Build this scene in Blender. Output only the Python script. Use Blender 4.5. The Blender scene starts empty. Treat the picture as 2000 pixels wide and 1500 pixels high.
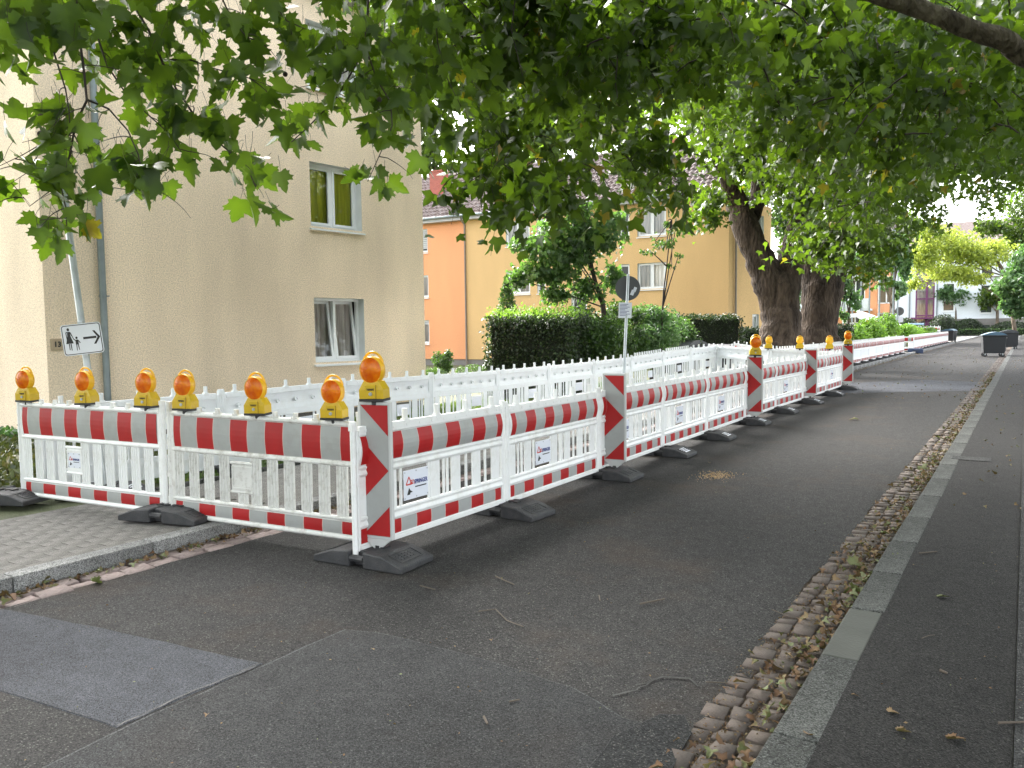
import bpy, bmesh, math, random
import numpy as np
from mathutils import Vector, Matrix

random.seed(7)
rng = np.random.default_rng(11)
R = math.radians

# ------------------------------------------------------------------ camera, world, sun, exposure
sc = bpy.context.scene
col = sc.collection
CAM_H, FPX, YAW, PITCH, ROLL = 1.68, 1560.0, 32.7665, 3.8506, 0.012
_f0 = np.array([-math.sin(R(YAW)), math.cos(R(YAW)), 0]); _r0 = np.array([math.cos(R(YAW)), math.sin(R(YAW)), 0]); _z = np.array([0, 0, 1.0])
CF = _f0 * math.cos(R(PITCH)) - _z * math.sin(R(PITCH))
_u = _f0 * math.sin(R(PITCH)) + _z * math.cos(R(PITCH))
_c = math.sqrt(1 - ROLL ** 2)
CR = _c * _r0 - ROLL * _u
CU = ROLL * _r0 + _c * _u
O = np.array([0, 0, CAM_H])
cam = bpy.data.cameras.new('camera'); camo = bpy.data.objects.new('camera', cam); col.objects.link(camo)
M = Matrix.Identity(4)
for i in range(3):
    M[i][0] = CR[i]; M[i][1] = CU[i]; M[i][2] = -CF[i]; M[i][3] = O[i]
camo.matrix_world = M
cam.sensor_width = 36.0; cam.lens = 36.0 * FPX / 2000.0
cam.clip_start = 0.05; cam.clip_end = 1500
sc.camera = camo

w = bpy.data.worlds.new('World'); sc.world = w; w.use_nodes = True
nt = w.node_tree; nt.nodes.clear()
SUN_AZ, SUN_EL = (-0.86, 0.50), 36.0
sky = nt.nodes.new('ShaderNodeTexSky'); sky.sky_type = 'NISHITA'; sky.sun_disc = False
sky.sun_elevation = R(SUN_EL); sky.sun_rotation = math.atan2(SUN_AZ[0], SUN_AZ[1]); sky.dust_density = 4.0; sky.air_density = 1.0; sky.ozone_density = 1.0
hs = nt.nodes.new('ShaderNodeHueSaturation'); hs.inputs['Saturation'].default_value = 0.22
bg = nt.nodes.new('ShaderNodeBackground'); bg.inputs['Strength'].default_value = 0.15
out = nt.nodes.new('ShaderNodeOutputWorld')
nt.links.new(sky.outputs[0], hs.inputs['Color']); nt.links.new(hs.outputs[0], bg.inputs['Color']); nt.links.new(bg.outputs[0], out.inputs['Surface'])
sl = bpy.data.lights.new('sun', 'SUN'); sl.energy = 1.0; sl.angle = R(22); sl.color = (1.0, 0.96, 0.90)
so = bpy.data.objects.new('sun', sl); col.objects.link(so)
sd = Vector((SUN_AZ[0] * math.cos(R(SUN_EL)), SUN_AZ[1] * math.cos(R(SUN_EL)), math.sin(R(SUN_EL))))
so.rotation_euler = sd.to_track_quat('Z', 'Y').to_euler(); so.location = (-20, 20, 30)
sc.view_settings.view_transform = 'Standard'; sc.view_settings.look = 'None'
sc.view_settings.exposure = 2.88; sc.view_settings.gamma = 1.0
sc.view_settings.use_curve_mapping = False
sc.cycles.max_bounces = 6; sc.cycles.diffuse_bounces = 3; sc.cycles.glossy_bounces = 2
sc.cycles.transmission_bounces = 4; sc.cycles.transparent_max_bounces = 4
sc.cycles.use_denoising = True; sc.cycles.caustics_reflective = False; sc.cycles.caustics_refractive = False

# photo measurements -> world points
def ray(px, py): return CR * (px - 1000) / FPX - CU * (py - 750) / FPX + CF
def at(px, py, d): return O + ray(px, py) * d
def onz(px, py, z=0.0):
    r = ray(px, py); return O + r * ((z - CAM_H) / r[2])
def ony(px, py, Y):
    r = ray(px, py); return O + r * (Y / r[1])
def project(P):
    d = np.asarray(P, float) - O
    w_ = d @ CF
    return 1000 + FPX * (d @ CR) / w_, 750 - FPX * (d @ CU) / w_, w_

# ------------------------------------------------------------------ materials
def new_mat(name):
    m = bpy.data.materials.new(name); m.use_nodes = True
    n = m.node_tree; b = n.nodes['Principled BSDF']; return m, n, b
def node(n, t, **kw):
    x = n.nodes.new(t)
    for k, v in kw.items():
        if hasattr(x, k): setattr(x, k, v)
    return x
def plain(name, c, rough=0.5, metal=0.0, var=0.0, vscale=3.0, bump=0.0, bscale=60.0, spec=0.5, dirt=None, dscale=2.0, damt=0.5, emit=None, rv=0.0):
    """colour with large noise variation, optional dirt colour and fine bump"""
    m, n, b = new_mat(name)
    b.inputs['Roughness'].default_value = rough; b.inputs['Metallic'].default_value = metal
    b.inputs['Specular IOR Level'].default_value = spec
    tc = node(n, 'ShaderNodeTexCoord')
    colr = None
    if var or dirt:
        no = node(n, 'ShaderNodeTexNoise'); no.inputs['Scale'].default_value = vscale; no.inputs['Detail'].default_value = 6
        n.links.new(tc.outputs['Object'], no.inputs['Vector'])
        rp = node(n, 'ShaderNodeValToRGB'); rp.color_ramp.elements[0].position = 0.3; rp.color_ramp.elements[1].position = 0.7
        lo = [max(0, x * (1 - var)) for x in c]; hi = [min(1, x * (1 + var)) for x in c]
        rp.color_ramp.elements[0].color = (*lo, 1); rp.color_ramp.elements[1].color = (*hi, 1)
        n.links.new(no.outputs[0], rp.inputs[0]); colr = rp.outputs[0]
        if dirt:
            n2 = node(n, 'ShaderNodeTexNoise'); n2.inputs['Scale'].default_value = dscale; n2.inputs['Detail'].default_value = 8; n2.inputs['Roughness'].default_value = 0.7
            n.links.new(tc.outputs['Object'], n2.inputs['Vector'])
            mr = node(n, 'ShaderNodeMapRange'); mr.inputs[1].default_value = 0.5; mr.inputs[2].default_value = 0.75; mr.inputs[4].default_value = damt
            n.links.new(n2.outputs[0], mr.inputs[0])
            mx = node(n, 'ShaderNodeMixRGB'); mx.inputs[2].default_value = (*dirt, 1)
            n.links.new(mr.outputs[0], mx.inputs[0]); n.links.new(colr, mx.inputs[1]); colr = mx.outputs[0]
        if rv:
            oi = node(n, 'ShaderNodeObjectInfo'); rm = node(n, 'ShaderNodeMapRange'); rm.inputs[3].default_value = 1 - rv; rm.inputs[4].default_value = 1 + rv * .5
            n.links.new(oi.outputs['Random'], rm.inputs[0]); cb = node(n, 'ShaderNodeCombineColor'); [n.links.new(rm.outputs[0], cb.inputs[i]) for i in range(3)]
            m3 = node(n, 'ShaderNodeMixRGB', blend_type='MULTIPLY'); m3.inputs[0].default_value = 1; n.links.new(colr, m3.inputs[1]); n.links.new(cb.outputs[0], m3.inputs[2]); colr = m3.outputs[0]
        n.links.new(colr, b.inputs['Base Color'])
    else:
        b.inputs['Base Color'].default_value = (*c, 1)
    if bump:
        nb = node(n, 'ShaderNodeTexNoise'); nb.inputs['Scale'].default_value = bscale; nb.inputs['Detail'].default_value = 4
        n.links.new(tc.outputs['Object'], nb.inputs['Vector'])
        bp = node(n, 'ShaderNodeBump'); bp.inputs['Strength'].default_value = bump; bp.inputs['Distance'].default_value = 0.02
        n.links.new(nb.outputs[0], bp.inputs['Height']); n.links.new(bp.outputs[0], b.inputs['Normal'])
    if emit:
        b.inputs['Emission Color'].default_value = (*emit[0], 1); b.inputs['Emission Strength'].default_value = emit[1]
    return m

def asphalt(name, c, grain=1.0, speck=(0.32, 0.31, 0.29), brown=0.0, streak=0.0, scl=1.0):
    m, n, b = new_mat(name)
    tc = node(n, 'ShaderNodeTexCoord'); L = n.links.new
    big = node(n, 'ShaderNodeTexNoise'); big.inputs['Scale'].default_value = 0.55; big.inputs['Detail'].default_value = 5
    mid = node(n, 'ShaderNodeTexNoise'); mid.inputs['Scale'].default_value = 9; mid.inputs['Detail'].default_value = 6
    v = node(n, 'ShaderNodeTexVoronoi'); v.inputs['Scale'].default_value = 170 * scl
    f = node(n, 'ShaderNodeTexNoise'); f.inputs['Scale'].default_value = 130 * scl; f.inputs['Detail'].default_value = 3
    mp = node(n, 'ShaderNodeMapping'); mp.inputs['Scale'].default_value = (1, 0.12 if streak else 1, 1)
    L(tc.outputs['Object'], mp.inputs['Vector']); L(mp.outputs[0], big.inputs['Vector'])
    for x in (mid, v, f): L(tc.outputs['Object'], x.inputs['Vector'])
    a = node(n, 'ShaderNodeMapRange'); a.inputs[1].default_value = 0.3; a.inputs[2].default_value = 0.7; a.inputs[3].default_value = 0.72; a.inputs[4].default_value = 1.3
    L(big.outputs[0], a.inputs[0])
    a2 = node(n, 'ShaderNodeMapRange'); a2.inputs[1].default_value = 0.3; a2.inputs[2].default_value = 0.7; a2.inputs[3].default_value = 0.86; a2.inputs[4].default_value = 1.14
    L(mid.outputs[0], a2.inputs[0])
    mu = node(n, 'ShaderNodeMath', operation='MULTIPLY'); L(a.outputs[0], mu.inputs[0]); L(a2.outputs[0], mu.inputs[1])
    # stone to stone variation
    a3 = node(n, 'ShaderNodeMapRange'); a3.inputs[1].default_value = 0.0; a3.inputs[2].default_value = 1.0; a3.inputs[3].default_value = 0.35; a3.inputs[4].default_value = 1.75
    sep = node(n, 'ShaderNodeSeparateColor'); L(v.outputs['Color'], sep.inputs[0]); L(sep.outputs[0], a3.inputs[0])
    mu2 = node(n, 'ShaderNodeMath', operation='MULTIPLY'); L(mu.outputs[0], mu2.inputs[0]); L(a3.outputs[0], mu2.inputs[1])
    base = node(n, 'ShaderNodeMixRGB', blend_type='MULTIPLY'); base.inputs[0].default_value = 1; base.inputs[1].default_value = (*c, 1)
    cmb = node(n, 'ShaderNodeCombineColor'); [L(mu2.outputs[0], cmb.inputs[i]) for i in range(3)]
    L(cmb.outputs[0], base.inputs[2]); last = base.outputs[0]
    # bright aggregate
    th = node(n, 'ShaderNodeMapRange'); th.inputs[1].default_value = 0.93; th.inputs[2].default_value = 0.97
    L(sep.outputs[1], th.inputs[0])
    mg = node(n, 'ShaderNodeMath', operation='MULTIPLY'); mg.inputs[1].default_value = 0.75 * grain; L(th.outputs[0], mg.inputs[0])
    m1 = node(n, 'ShaderNodeMixRGB'); m1.inputs[2].default_value = (*speck, 1); L(mg.outputs[0], m1.inputs[0]); L(last, m1.inputs[1]); last = m1.outputs[0]
    if brown:
        nb = node(n, 'ShaderNodeTexNoise'); nb.inputs['Scale'].default_value = 0.8; nb.inputs['Detail'].default_value = 9; nb.inputs['Roughness'].default_value = 0.65
        mpp = node(n, 'ShaderNodeMapping'); mpp.inputs['Location'].default_value = (3.3, 1.7, 0); L(tc.outputs['Object'], mpp.inputs['Vector']); L(mpp.outputs[0], nb.inputs['Vector'])
        mr = node(n, 'ShaderNodeMapRange'); mr.inputs[1].default_value = 0.52; mr.inputs[2].default_value = 0.72; mr.inputs[4].default_value = brown
        L(nb.outputs[0], mr.inputs[0])
        m2 = node(n, 'ShaderNodeMixRGB'); m2.inputs[2].default_value = (0.085, 0.055, 0.035, 1); L(mr.outputs[0], m2.inputs[0]); L(last, m2.inputs[1]); last = m2.outputs[0]
    L(last, b.inputs['Base Color'])
    b.inputs['Roughness'].default_value = 0.9; b.inputs['Specular IOR Level'].default_value = 0.18
    bp = node(n, 'ShaderNodeBump'); bp.inputs['Strength'].default_value = 0.8; bp.inputs['Distance'].default_value = 0.006
    ad = node(n, 'ShaderNodeMath', operation='ADD'); L(v.outputs['Distance'], ad.inputs[0]); L(f.outputs[0], ad.inputs[1])
    L(ad.outputs[0], bp.inputs['Height']); L(bp.outputs[0], b.inputs['Normal'])
    return m

def leaf_mat(name, stops, transl=0.42, tcol=(0.17, 0.29, 0.012), rough=0.42, spec=0.45):
    """per leaf tint attribute -> colour; light passes through the blade"""
    m, n, b = new_mat(name); L = n.links.new
    at_ = node(n, 'ShaderNodeAttribute'); at_.attribute_name = 'tint'
    rp = node(n, 'ShaderNodeValToRGB'); cr = rp.color_ramp
    while len(cr.elements) < len(stops): cr.elements.new(0.5)
    for e, (p, c) in zip(cr.elements, stops): e.position = p; e.color = (*c, 1)
    L(at_.outputs['Fac'], rp.inputs[0]); L(rp.outputs[0], b.inputs['Base Color'])
    b.inputs['Roughness'].default_value = rough; b.inputs['Specular IOR Level'].default_value = spec
    tr = node(n, 'ShaderNodeBsdfTranslucent')
    g = node(n, 'ShaderNodeMixRGB', blend_type='MIX'); g.inputs[0].default_value = 0.35; g.inputs[1].default_value = (*tcol, 1)
    sc_ = node(n, 'ShaderNodeMixRGB', blend_type='MULTIPLY'); sc_.inputs[0].default_value = 1; sc_.inputs[2].default_value = (2.8, 3.0, 1.1, 1)
    L(rp.outputs[0], sc_.inputs[1]); L(sc_.outputs[0], g.inputs[2]); L(g.outputs[0], tr.inputs['Color'])
    mx = node(n, 'ShaderNodeMixShader'); mx.inputs[0].default_value = transl
    L(b.outputs[0], mx.inputs[1]); L(tr.outputs[0], mx.inputs[2])
    L(mx.outputs[0], n.nodes['Material Output'].inputs['Surface'])
    return m

def render_mat(name, c, bump=0.8, scale=48, stain=0.12, grad=None):
    """rough cast facade render"""
    m, n, b = new_mat(name); L = n.links.new
    tc = node(n, 'ShaderNodeTexCoord')
    no = node(n, 'ShaderNodeTexNoise'); no.inputs['Scale'].default_value = scale; no.inputs['Detail'].default_value = 3; no.inputs['Roughness'].default_value = 0.6
    L(tc.outputs['Object'], no.inputs['Vector'])
    big = node(n, 'ShaderNodeTexNoise'); big.inputs['Scale'].default_value = 0.7; big.inputs['Detail'].default_value = 7
    mp = node(n, 'ShaderNodeMapping'); mp.inputs['Scale'].default_value = (1, 1, 0.3); L(tc.outputs['Object'], mp.inputs['Vector']); L(mp.outputs[0], big.inputs['Vector'])
    r1 = node(n, 'ShaderNodeMapRange'); r1.inputs[1].default_value = 0.35; r1.inputs[2].default_value = 0.65; r1.inputs[3].default_value = 0.74; r1.inputs[4].default_value = 1.18
    L(no.outputs[0], r1.inputs[0])
    r2 = node(n, 'ShaderNodeMapRange'); r2.inputs[1].default_value = 0.3; r2.inputs[2].default_value = 0.7; r2.inputs[3].default_value = 1 - stain; r2.inputs[4].default_value = 1 + stain * 0.4
    L(big.outputs[0], r2.inputs[0])
    mu = node(n, 'ShaderNodeMath', operation='MULTIPLY'); L(r1.outputs[0], mu.inputs[0]); L(r2.outputs[0], mu.inputs[1])
    cmb = node(n, 'ShaderNodeCombineColor'); [L(mu.outputs[0], cmb.inputs[i]) for i in range(3)]
    mx = node(n, 'ShaderNodeMixRGB', blend_type='MULTIPLY'); mx.inputs[0].default_value = 1; mx.inputs[1].default_value = (*c, 1); L(cmb.outputs[0], mx.inputs[2])
    L(mx.outputs[0], b.inputs['Base Color']); b.inputs['Roughness'].default_value = 0.92; b.inputs['Specular IOR Level'].default_value = 0.2
    bp = node(n, 'ShaderNodeBump'); bp.inputs['Strength'].default_value = bump; bp.inputs['Distance'].default_value = 0.01
    L(no.outputs[0], bp.inputs['Height']); L(bp.outputs[0], b.inputs['Normal'])
    return m

def bark_mat(name, dark, light, sc_=3.0):
    m, n, b = new_mat(name); L = n.links.new
    tc = node(n, 'ShaderNodeTexCoord')
    mp = node(n, 'ShaderNodeMapping'); mp.inputs['Scale'].default_value = (1, 1, 0.35); L(tc.outputs['Object'], mp.inputs['Vector'])
    n1 = node(n, 'ShaderNodeTexNoise'); n1.inputs['Scale'].default_value = sc_; n1.inputs['Detail'].default_value = 10; n1.inputs['Roughness'].default_value = 0.72; n1.inputs['Distortion'].default_value = 0.6
    L(mp.outputs[0], n1.inputs['Vector'])
    v = node(n, 'ShaderNodeTexVoronoi'); v.inputs['Scale'].default_value = sc_ * 4; L(mp.outputs[0], v.inputs['Vector'])
    rp = node(n, 'ShaderNodeValToRGB'); e = rp.color_ramp.elements
    e[0].position = 0.36; e[0].color = (*dark, 1); e[1].position = 0.66; e[1].color = (*light, 1)
    L(n1.outputs[0], rp.inputs[0]); L(rp.outputs[0], b.inputs['Base Color'])
    b.inputs['Roughness'].default_value = 0.9; b.inputs['Specular IOR Level'].default_value = 0.2
    ad = node(n, 'ShaderNodeMath', operation='ADD'); L(v.outputs['Distance'], ad.inputs[0]); L(n1.outputs[0], ad.inputs[1])
    bp = node(n, 'ShaderNodeBump'); bp.inputs['Strength'].default_value = 1.0; bp.inputs['Distance'].default_value = 0.06
    L(ad.outputs[0], bp.inputs['Height']); L(bp.outputs[0], b.inputs['Normal'])
    return m

def glass_mat(name, c=(0.05, 0.06, 0.06), rough=0.06):
    m, n, b = new_mat(name); b.inputs['Base Color'].default_value = (*c, 1); b.inputs['Roughness'].default_value = rough
    b.inputs['Specular IOR Level'].default_value = 0.9
    return m
def pane_mat(name, tint=(1, 1, 1), keep=0.92):
    m, n, b = new_mat(name); L = n.links.new
    g = node(n, 'ShaderNodeBsdfGlossy'); g.inputs['Roughness'].default_value = 0.03; g.inputs['Color'].default_value = (0.9, 0.95, 0.95, 1)
    t = node(n, 'ShaderNodeBsdfTransparent'); t.inputs['Color'].default_value = (*[x * keep for x in tint], 1)
    fr = node(n, 'ShaderNodeFresnel'); fr.inputs['IOR'].default_value = 1.6
    mx = node(n, 'ShaderNodeMixShader'); L(fr.outputs[0], mx.inputs[0]); L(t.outputs[0], mx.inputs[1]); L(g.outputs[0], mx.inputs[2])
    L(mx.outputs[0], n.nodes['Material Output'].inputs['Surface'])
    return m

MT = {}
MT['road'] = asphalt('road_asphalt', (0.0285, 0.0277, 0.0270), grain=0.6, speck=(0.20, 0.195, 0.185), brown=0.35, streak=1)
MT['road_patch'] = asphalt('patch_asphalt', (0.056, 0.059, 0.068), grain=0.4, speck=(0.2, 0.2, 0.21), scl=1.5)
MT['road_patch2'] = asphalt('newer_asphalt', (0.0345, 0.0350, 0.0358), grain=0.5, speck=(0.17, 0.17, 0.17), scl=1.2, brown=0.12)
MT['pave'] = asphalt('pavement_asphalt', (0.024, 0.0232, 0.0225), grain=0.35, speck=(0.15, 0.145, 0.14), streak=1)
MT['pave2'] = asphalt('pavement_strip', (0.034, 0.034, 0.034), grain=0.5)
MT['footway'] = asphalt('left_footway', (0.17, 0.163, 0.152), grain=0.5)
MT['kerb'] = asphalt('kerb_granite', (0.064, 0.066, 0.062), grain=0.7, speck=(0.20, 0.21, 0.20))
MT['kerb_light'] = asphalt('kerb_light', (0.20, 0.20, 0.196), grain=0.7, speck=(0.36, 0.36, 0.35))
MT['kerb_smooth'] = plain('kerb_smooth', (0.058, 0.061, 0.053), 0.85, var=0.15, bump=0.2)
MT['paver'] = asphalt('paver_concrete', (0.215, 0.205, 0.19), grain=0.5)
MT['cobble'] = plain('cobble', (0.105, 0.083, 0.070), 0.85, var=0.30, vscale=9, bump=0.4, bscale=45, dirt=(0.050, 0.037, 0.028), dscale=9, damt=0.7, rv=.25)
MT['cobble_red'] = plain('cobble_red', (0.30, 0.235, 0.22), 0.8, var=0.22, vscale=6, bump=0.6, bscale=45, dirt=(0.10, 0.07, 0.05), dscale=9, damt=0.6, rv=.2)
MT['soil'] = plain('soil', (0.075, 0.055, 0.040), 0.95, var=0.5, vscale=20, bump=1.0, bscale=90, dirt=(0.16, 0.10, 0.05), dscale=40, damt=0.7)
MT['litter_twig'] = plain('dry_twig', (0.09, 0.072, 0.056), 0.9, var=0.3)
MT['earth'] = plain('earth', (0.075, 0.085, 0.04), 0.95, var=0.4, vscale=2, bump=1.0, bscale=40)
MT['white_plastic'] = plain('white_plastic', (0.80, 0.81, 0.80), 0.42, var=0.03, vscale=2, dirt=(0.46, 0.43, 0.36), dscale=5, damt=0.55, rv=.06, bump=0.05, bscale=30)
MT['white_plastic_old'] = plain('white_plastic_old', (0.70, 0.70, 0.67), 0.5, var=0.05, vscale=3, dirt=(0.28, 0.25, 0.20), dscale=9, damt=0.85, rv=.06, bump=0.05)
MT['white_plastic_back'] = plain('white_plastic_clean', (0.80, 0.83, 0.85), 0.42, var=0.03, vscale=2, dirt=(0.56, 0.54, 0.48), dscale=4, damt=0.4, rv=.05, bump=0.05)
MT['refl_white'] = plain('reflective_white', (0.34, 0.35, 0.34), 0.45, spec=0.3, var=0.06, vscale=4, dirt=(0.25, 0.24, 0.21), dscale=7, damt=0.45)
MT['refl_red'] = plain('reflective_red', (0.36, 0.013, 0.014), 0.5, var=0.10, vscale=4, spec=0.3, dirt=(0.20, 0.03, 0.025), dscale=9, damt=0.3)
MT['refl_line'] = plain('reflective_edge', (0.62, 0.42, 0.38), 0.4)
MT['rubber'] = plain('recycled_rubber', (0.030, 0.031, 0.034), 0.62, var=0.3, vscale=8, bump=0.5, bscale=120, dirt=(0.085, 0.08, 0.075), dscale=7, damt=0.6)
MT['steel'] = plain('galvanised', (0.42, 0.45, 0.46), 0.42, metal=0.6, var=0.15, vscale=6)
MT['sign_grey'] = plain('sign_back', (0.075, 0.080, 0.085), 0.5, var=0.05)
MT['sign_white'] = plain('sign_white', (0.72, 0.75, 0.82), 0.35)
MT['black'] = plain('black_print', (0.015, 0.015, 0.015), 0.5)
MT['blackplastic'] = plain('black_plastic', (0.02, 0.02, 0.021), 0.45)
MT['print_red'] = plain('print_red', (0.55, 0.04, 0.03), 0.5)
MT['print_blue'] = plain('print_blue', (0.04, 0.06, 0.22), 0.5)
MT['lamp_yellow'] = plain('lamp_yellow', (0.78, 0.42, 0.010), 0.32, var=0.06)
MT['lamp_body'] = plain('lamp_body', (0.58, 0.38, 0.008), 0.35, var=0.06, dirt=(0.35, 0.25, 0.03), dscale=20, damt=0.3)
MT['beige'] = render_mat('beige_render', (0.84, 0.69, 0.515), stain=0.22)
MT['beige_stain'] = MT['beige']
MT['orange'] = render_mat('orange_render', (0.74, 0.35, 0.175), bump=0.3, scale=40, stain=0.08)
MT['ochre'] = render_mat('ochre_render', (0.64, 0.43, 0.205), bump=0.3, scale=40, stain=0.10)
MT['plinth'] = render_mat('plinth', (0.22, 0.21, 0.195), bump=0.4)
MT['whitewall'] = render_mat('white_render', (0.72, 0.77, 0.80), bump=0.2, scale=20, stain=0.05)
MT['trim'] = plain('white_trim', (0.74, 0.76, 0.76), 0.45, var=0.04)
MT['reveal'] = plain('window_reveal', (0.66, 0.68, 0.66), 0.7, var=0.06, bump=0.1)
MT['eave'] = plain('eave_board', (0.42, 0.43, 0.44), 0.6, var=0.08)
MT['zinc'] = plain('zinc_pipe', (0.20, 0.235, 0.245), 0.45, metal=0.35, var=0.18, vscale=4)
MT['zinc_brown'] = plain('painted_pipe', (0.22, 0.19, 0.16), 0.5, var=0.1)
MT['interior'] = plain('interior', (0.035, 0.032, 0.03), 0.9)
MT['glass_dark'] = glass_mat('dark_glass')
MT['pane'] = pane_mat('pane')
MT['purple'] = plain('purple_frame', (0.13, 0.028, 0.10), 0.5)
MT['shutter'] = plain('shutter', (0.45, 0.46, 0.45), 0.6, var=0.05)
MT['bin_body'] = plain('bin_body', (0.014, 0.016, 0.019), 0.5, var=0.15)
MT['bin_blue'] = plain('bin_lid_blue', (0.06, 0.12, 0.18), 0.4, var=0.1)
MT['bin_grey'] = plain('bin_lid_grey', (0.04, 0.045, 0.05), 0.4, var=0.1)
MT['bark'] = bark_mat('plane_bark', (0.018, 0.013, 0.010), (0.11, 0.083, 0.063))
MT['bark_far'] = bark_mat('far_bark', (0.07, 0.055, 0.04), (0.20, 0.16, 0.12))
MT['twig'] = plain('twig', (0.035, 0.024, 0.020), 0.8, var=0.2)
MT['limb'] = bark_mat('limb_bark', (0.05, 0.04, 0.03), (0.22, 0.19, 0.14), 7)
G0, G1, G2, G3 = (0.014, 0.032, 0.009), (0.033, 0.065, 0.012), (0.070, 0.112, 0.014), (0.24, 0.15, 0.02)
MT['leaf'] = leaf_mat('plane_leaf', [(0.0, G0), (0.5, G1), (0.92, G2), (1.0, G3)])
MT['leaf_far'] = leaf_mat('plane_leaf_distant', [(0.0, (0.020, 0.042, 0.012)), (0.5, (0.044, 0.080, 0.017)), (0.95, (0.095, 0.135, 0.020)), (1.0, (0.28, 0.22, 0.03))], transl=0.42)
MT['leaf_lime'] = leaf_mat('lime_leaf', [(0.0, (0.11, 0.16, 0.03)), (0.6, (0.22, 0.28, 0.05)), (1.0, (0.38, 0.40, 0.09))], transl=0.38, tcol=(0.60, 0.66, 0.12))
MT['leaf_dark'] = leaf_mat('hedge_leaf', [(0.0, (0.008, 0.014, 0.006)), (0.6, (0.018, 0.034, 0.011)), (1.0, (0.042, 0.075, 0.02))], transl=0.15, tcol=(0.10, 0.20, 0.03), rough=0.38)
MT['leaf_shrub'] = leaf_mat('shrub_leaf', [(0.0, (0.016, 0.036, 0.014)), (0.6, (0.038, 0.076, 0.024)), (1.0, (0.09, 0.15, 0.045))], transl=0.25, tcol=(0.2, 0.4, 0.05))
MT['leaf_bright'] = leaf_mat('bright_leaf', [(0.0, (0.05, 0.11, 0.02)), (0.6, (0.11, 0.22, 0.03)), (1.0, (0.22, 0.36, 0.06))], transl=0.3, tcol=(0.35, 0.6, 0.06))
MT['leaf_blue'] = leaf_mat('mid_leaf', [(0.0, (0.035, 0.075, 0.03)), (0.6, (0.075, 0.14, 0.06)), (1.0, (0.14, 0.22, 0.09))], transl=0.3, tcol=(0.2, 0.42, 0.10))
MT['litter'] = leaf_mat('litter_leaf', [(0.0, (0.05, 0.030, 0.018)), (0.35, (0.13, 0.070, 0.038)), (0.65, (0.20, 0.14, 0.08)), (0.85, (0.10, 0.11, 0.045)), (1.0, (0.17, 0.19, 0.10))], transl=0.05, rough=0.7, spec=0.2)
MT['grass'] = leaf_mat('grass_blade', [(0.0, (0.05, 0.09, 0.02)), (0.6, (0.09, 0.15, 0.03)), (1.0, (0.20, 0.20, 0.07))], transl=0.2, tcol=(0.2, 0.35, 0.04))

def lens_mat():
    m, n, b = new_mat('lamp_lens'); b.inputs['Roughness'].default_value = 0.22
    b.inputs['Specular IOR Level'].default_value = 0.35; b.inputs['Coat Weight'].default_value = 0.15; b.inputs['Coat Roughness'].default_value = 0.05
    L = n.links.new; tc = node(n, 'ShaderNodeTexCoord')
    v = node(n, 'ShaderNodeTexNoise'); v.inputs['Scale'].default_value = 14; v.inputs['Detail'].default_value = 2; L(tc.outputs['Object'], v.inputs['Vector'])
    rp = node(n, 'ShaderNodeValToRGB'); e = rp.color_ramp.elements; e[0].position = 0.35; e[0].color = (0.70, 0.085, 0.002, 1); e[1].position = 0.68; e[1].color = (1.0, 0.30, 0.004, 1)
    L(v.outputs[0], rp.inputs[0]); L(rp.outputs[0], b.inputs['Base Color'])
    v2 = node(n, 'ShaderNodeTexVoronoi'); v2.inputs['Scale'].default_value = 60; L(tc.outputs['Object'], v2.inputs['Vector'])
    bp = node(n, 'ShaderNodeBump'); bp.inputs['Strength'].default_value = 0.5; bp.inputs['Distance'].default_value = 0.004
    L(v2.outputs['Distance'], bp.inputs['Height']); L(bp.outputs[0], b.inputs['Normal'])
    tr = node(n, 'ShaderNodeBsdfTranslucent'); tr.inputs['Color'].default_value = (1.0, 0.30, 0.01, 1)
    mx = node(n, 'ShaderNodeMixShader'); mx.inputs[0].default_value = 0.3; L(b.outputs[0], mx.inputs[1]); L(tr.outputs[0], mx.inputs[2]); L(mx.outputs[0], n.nodes['Material Output'].inputs['Surface'])
    return m
MT['lens'] = lens_mat()

def tile_mat():
    m, n, b = new_mat('roof_tile'); L = n.links.new; tc = node(n, 'ShaderNodeTexCoord')
    n1 = node(n, 'ShaderNodeTexNoise'); n1.inputs['Scale'].default_value = 3.5; n1.inputs['Detail'].default_value = 8; n1.inputs['Roughness'].default_value = 0.7; L(tc.outputs['Object'], n1.inputs['Vector'])
    rp = node(n, 'ShaderNodeValToRGB'); e = rp.color_ramp.elements; e[0].position = 0.35; e[0].color = (0.085, 0.06, 0.05, 1); e[1].position = 0.62; e[1].color = (0.175, 0.148, 0.142, 1)
    x = rp.color_ramp.elements.new(0.5); x.color = (0.16, 0.12, 0.11, 1)
    L(n1.outputs[0], rp.inputs[0]); L(rp.outputs[0], b.inputs['Base Color']); b.inputs['Roughness'].default_value = 0.75
    return m
MT['tile'] = tile_mat()
def brick_mat():
    m, n, b = new_mat('chimney_brick'); L = n.links.new; tc = node(n, 'ShaderNodeTexCoord')
    mp = node(n, 'ShaderNodeMapping'); mp.inputs['Rotation'].default_value = (R(90), 0, 0); L(tc.outputs['Object'], mp.inputs['Vector'])
    br = node(n, 'ShaderNodeTexBrick'); br.inputs['Color1'].default_value = (0.38, 0.10, 0.07, 1); br.inputs['Color2'].default_value = (0.30, 0.075, 0.055, 1); br.inputs['Mortar'].default_value = (0.33, 0.22, 0.19, 1)
    br.inputs['Scale'].default_value = 4.0; br.inputs['Mortar Size'].default_value = 0.015; L(mp.outputs[0], br.inputs['Vector']); L(br.outputs[0], b.inputs['Base Color']); b.inputs['Roughness'].default_value = 0.9
    return m
MT['brick'] = brick_mat()
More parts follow.
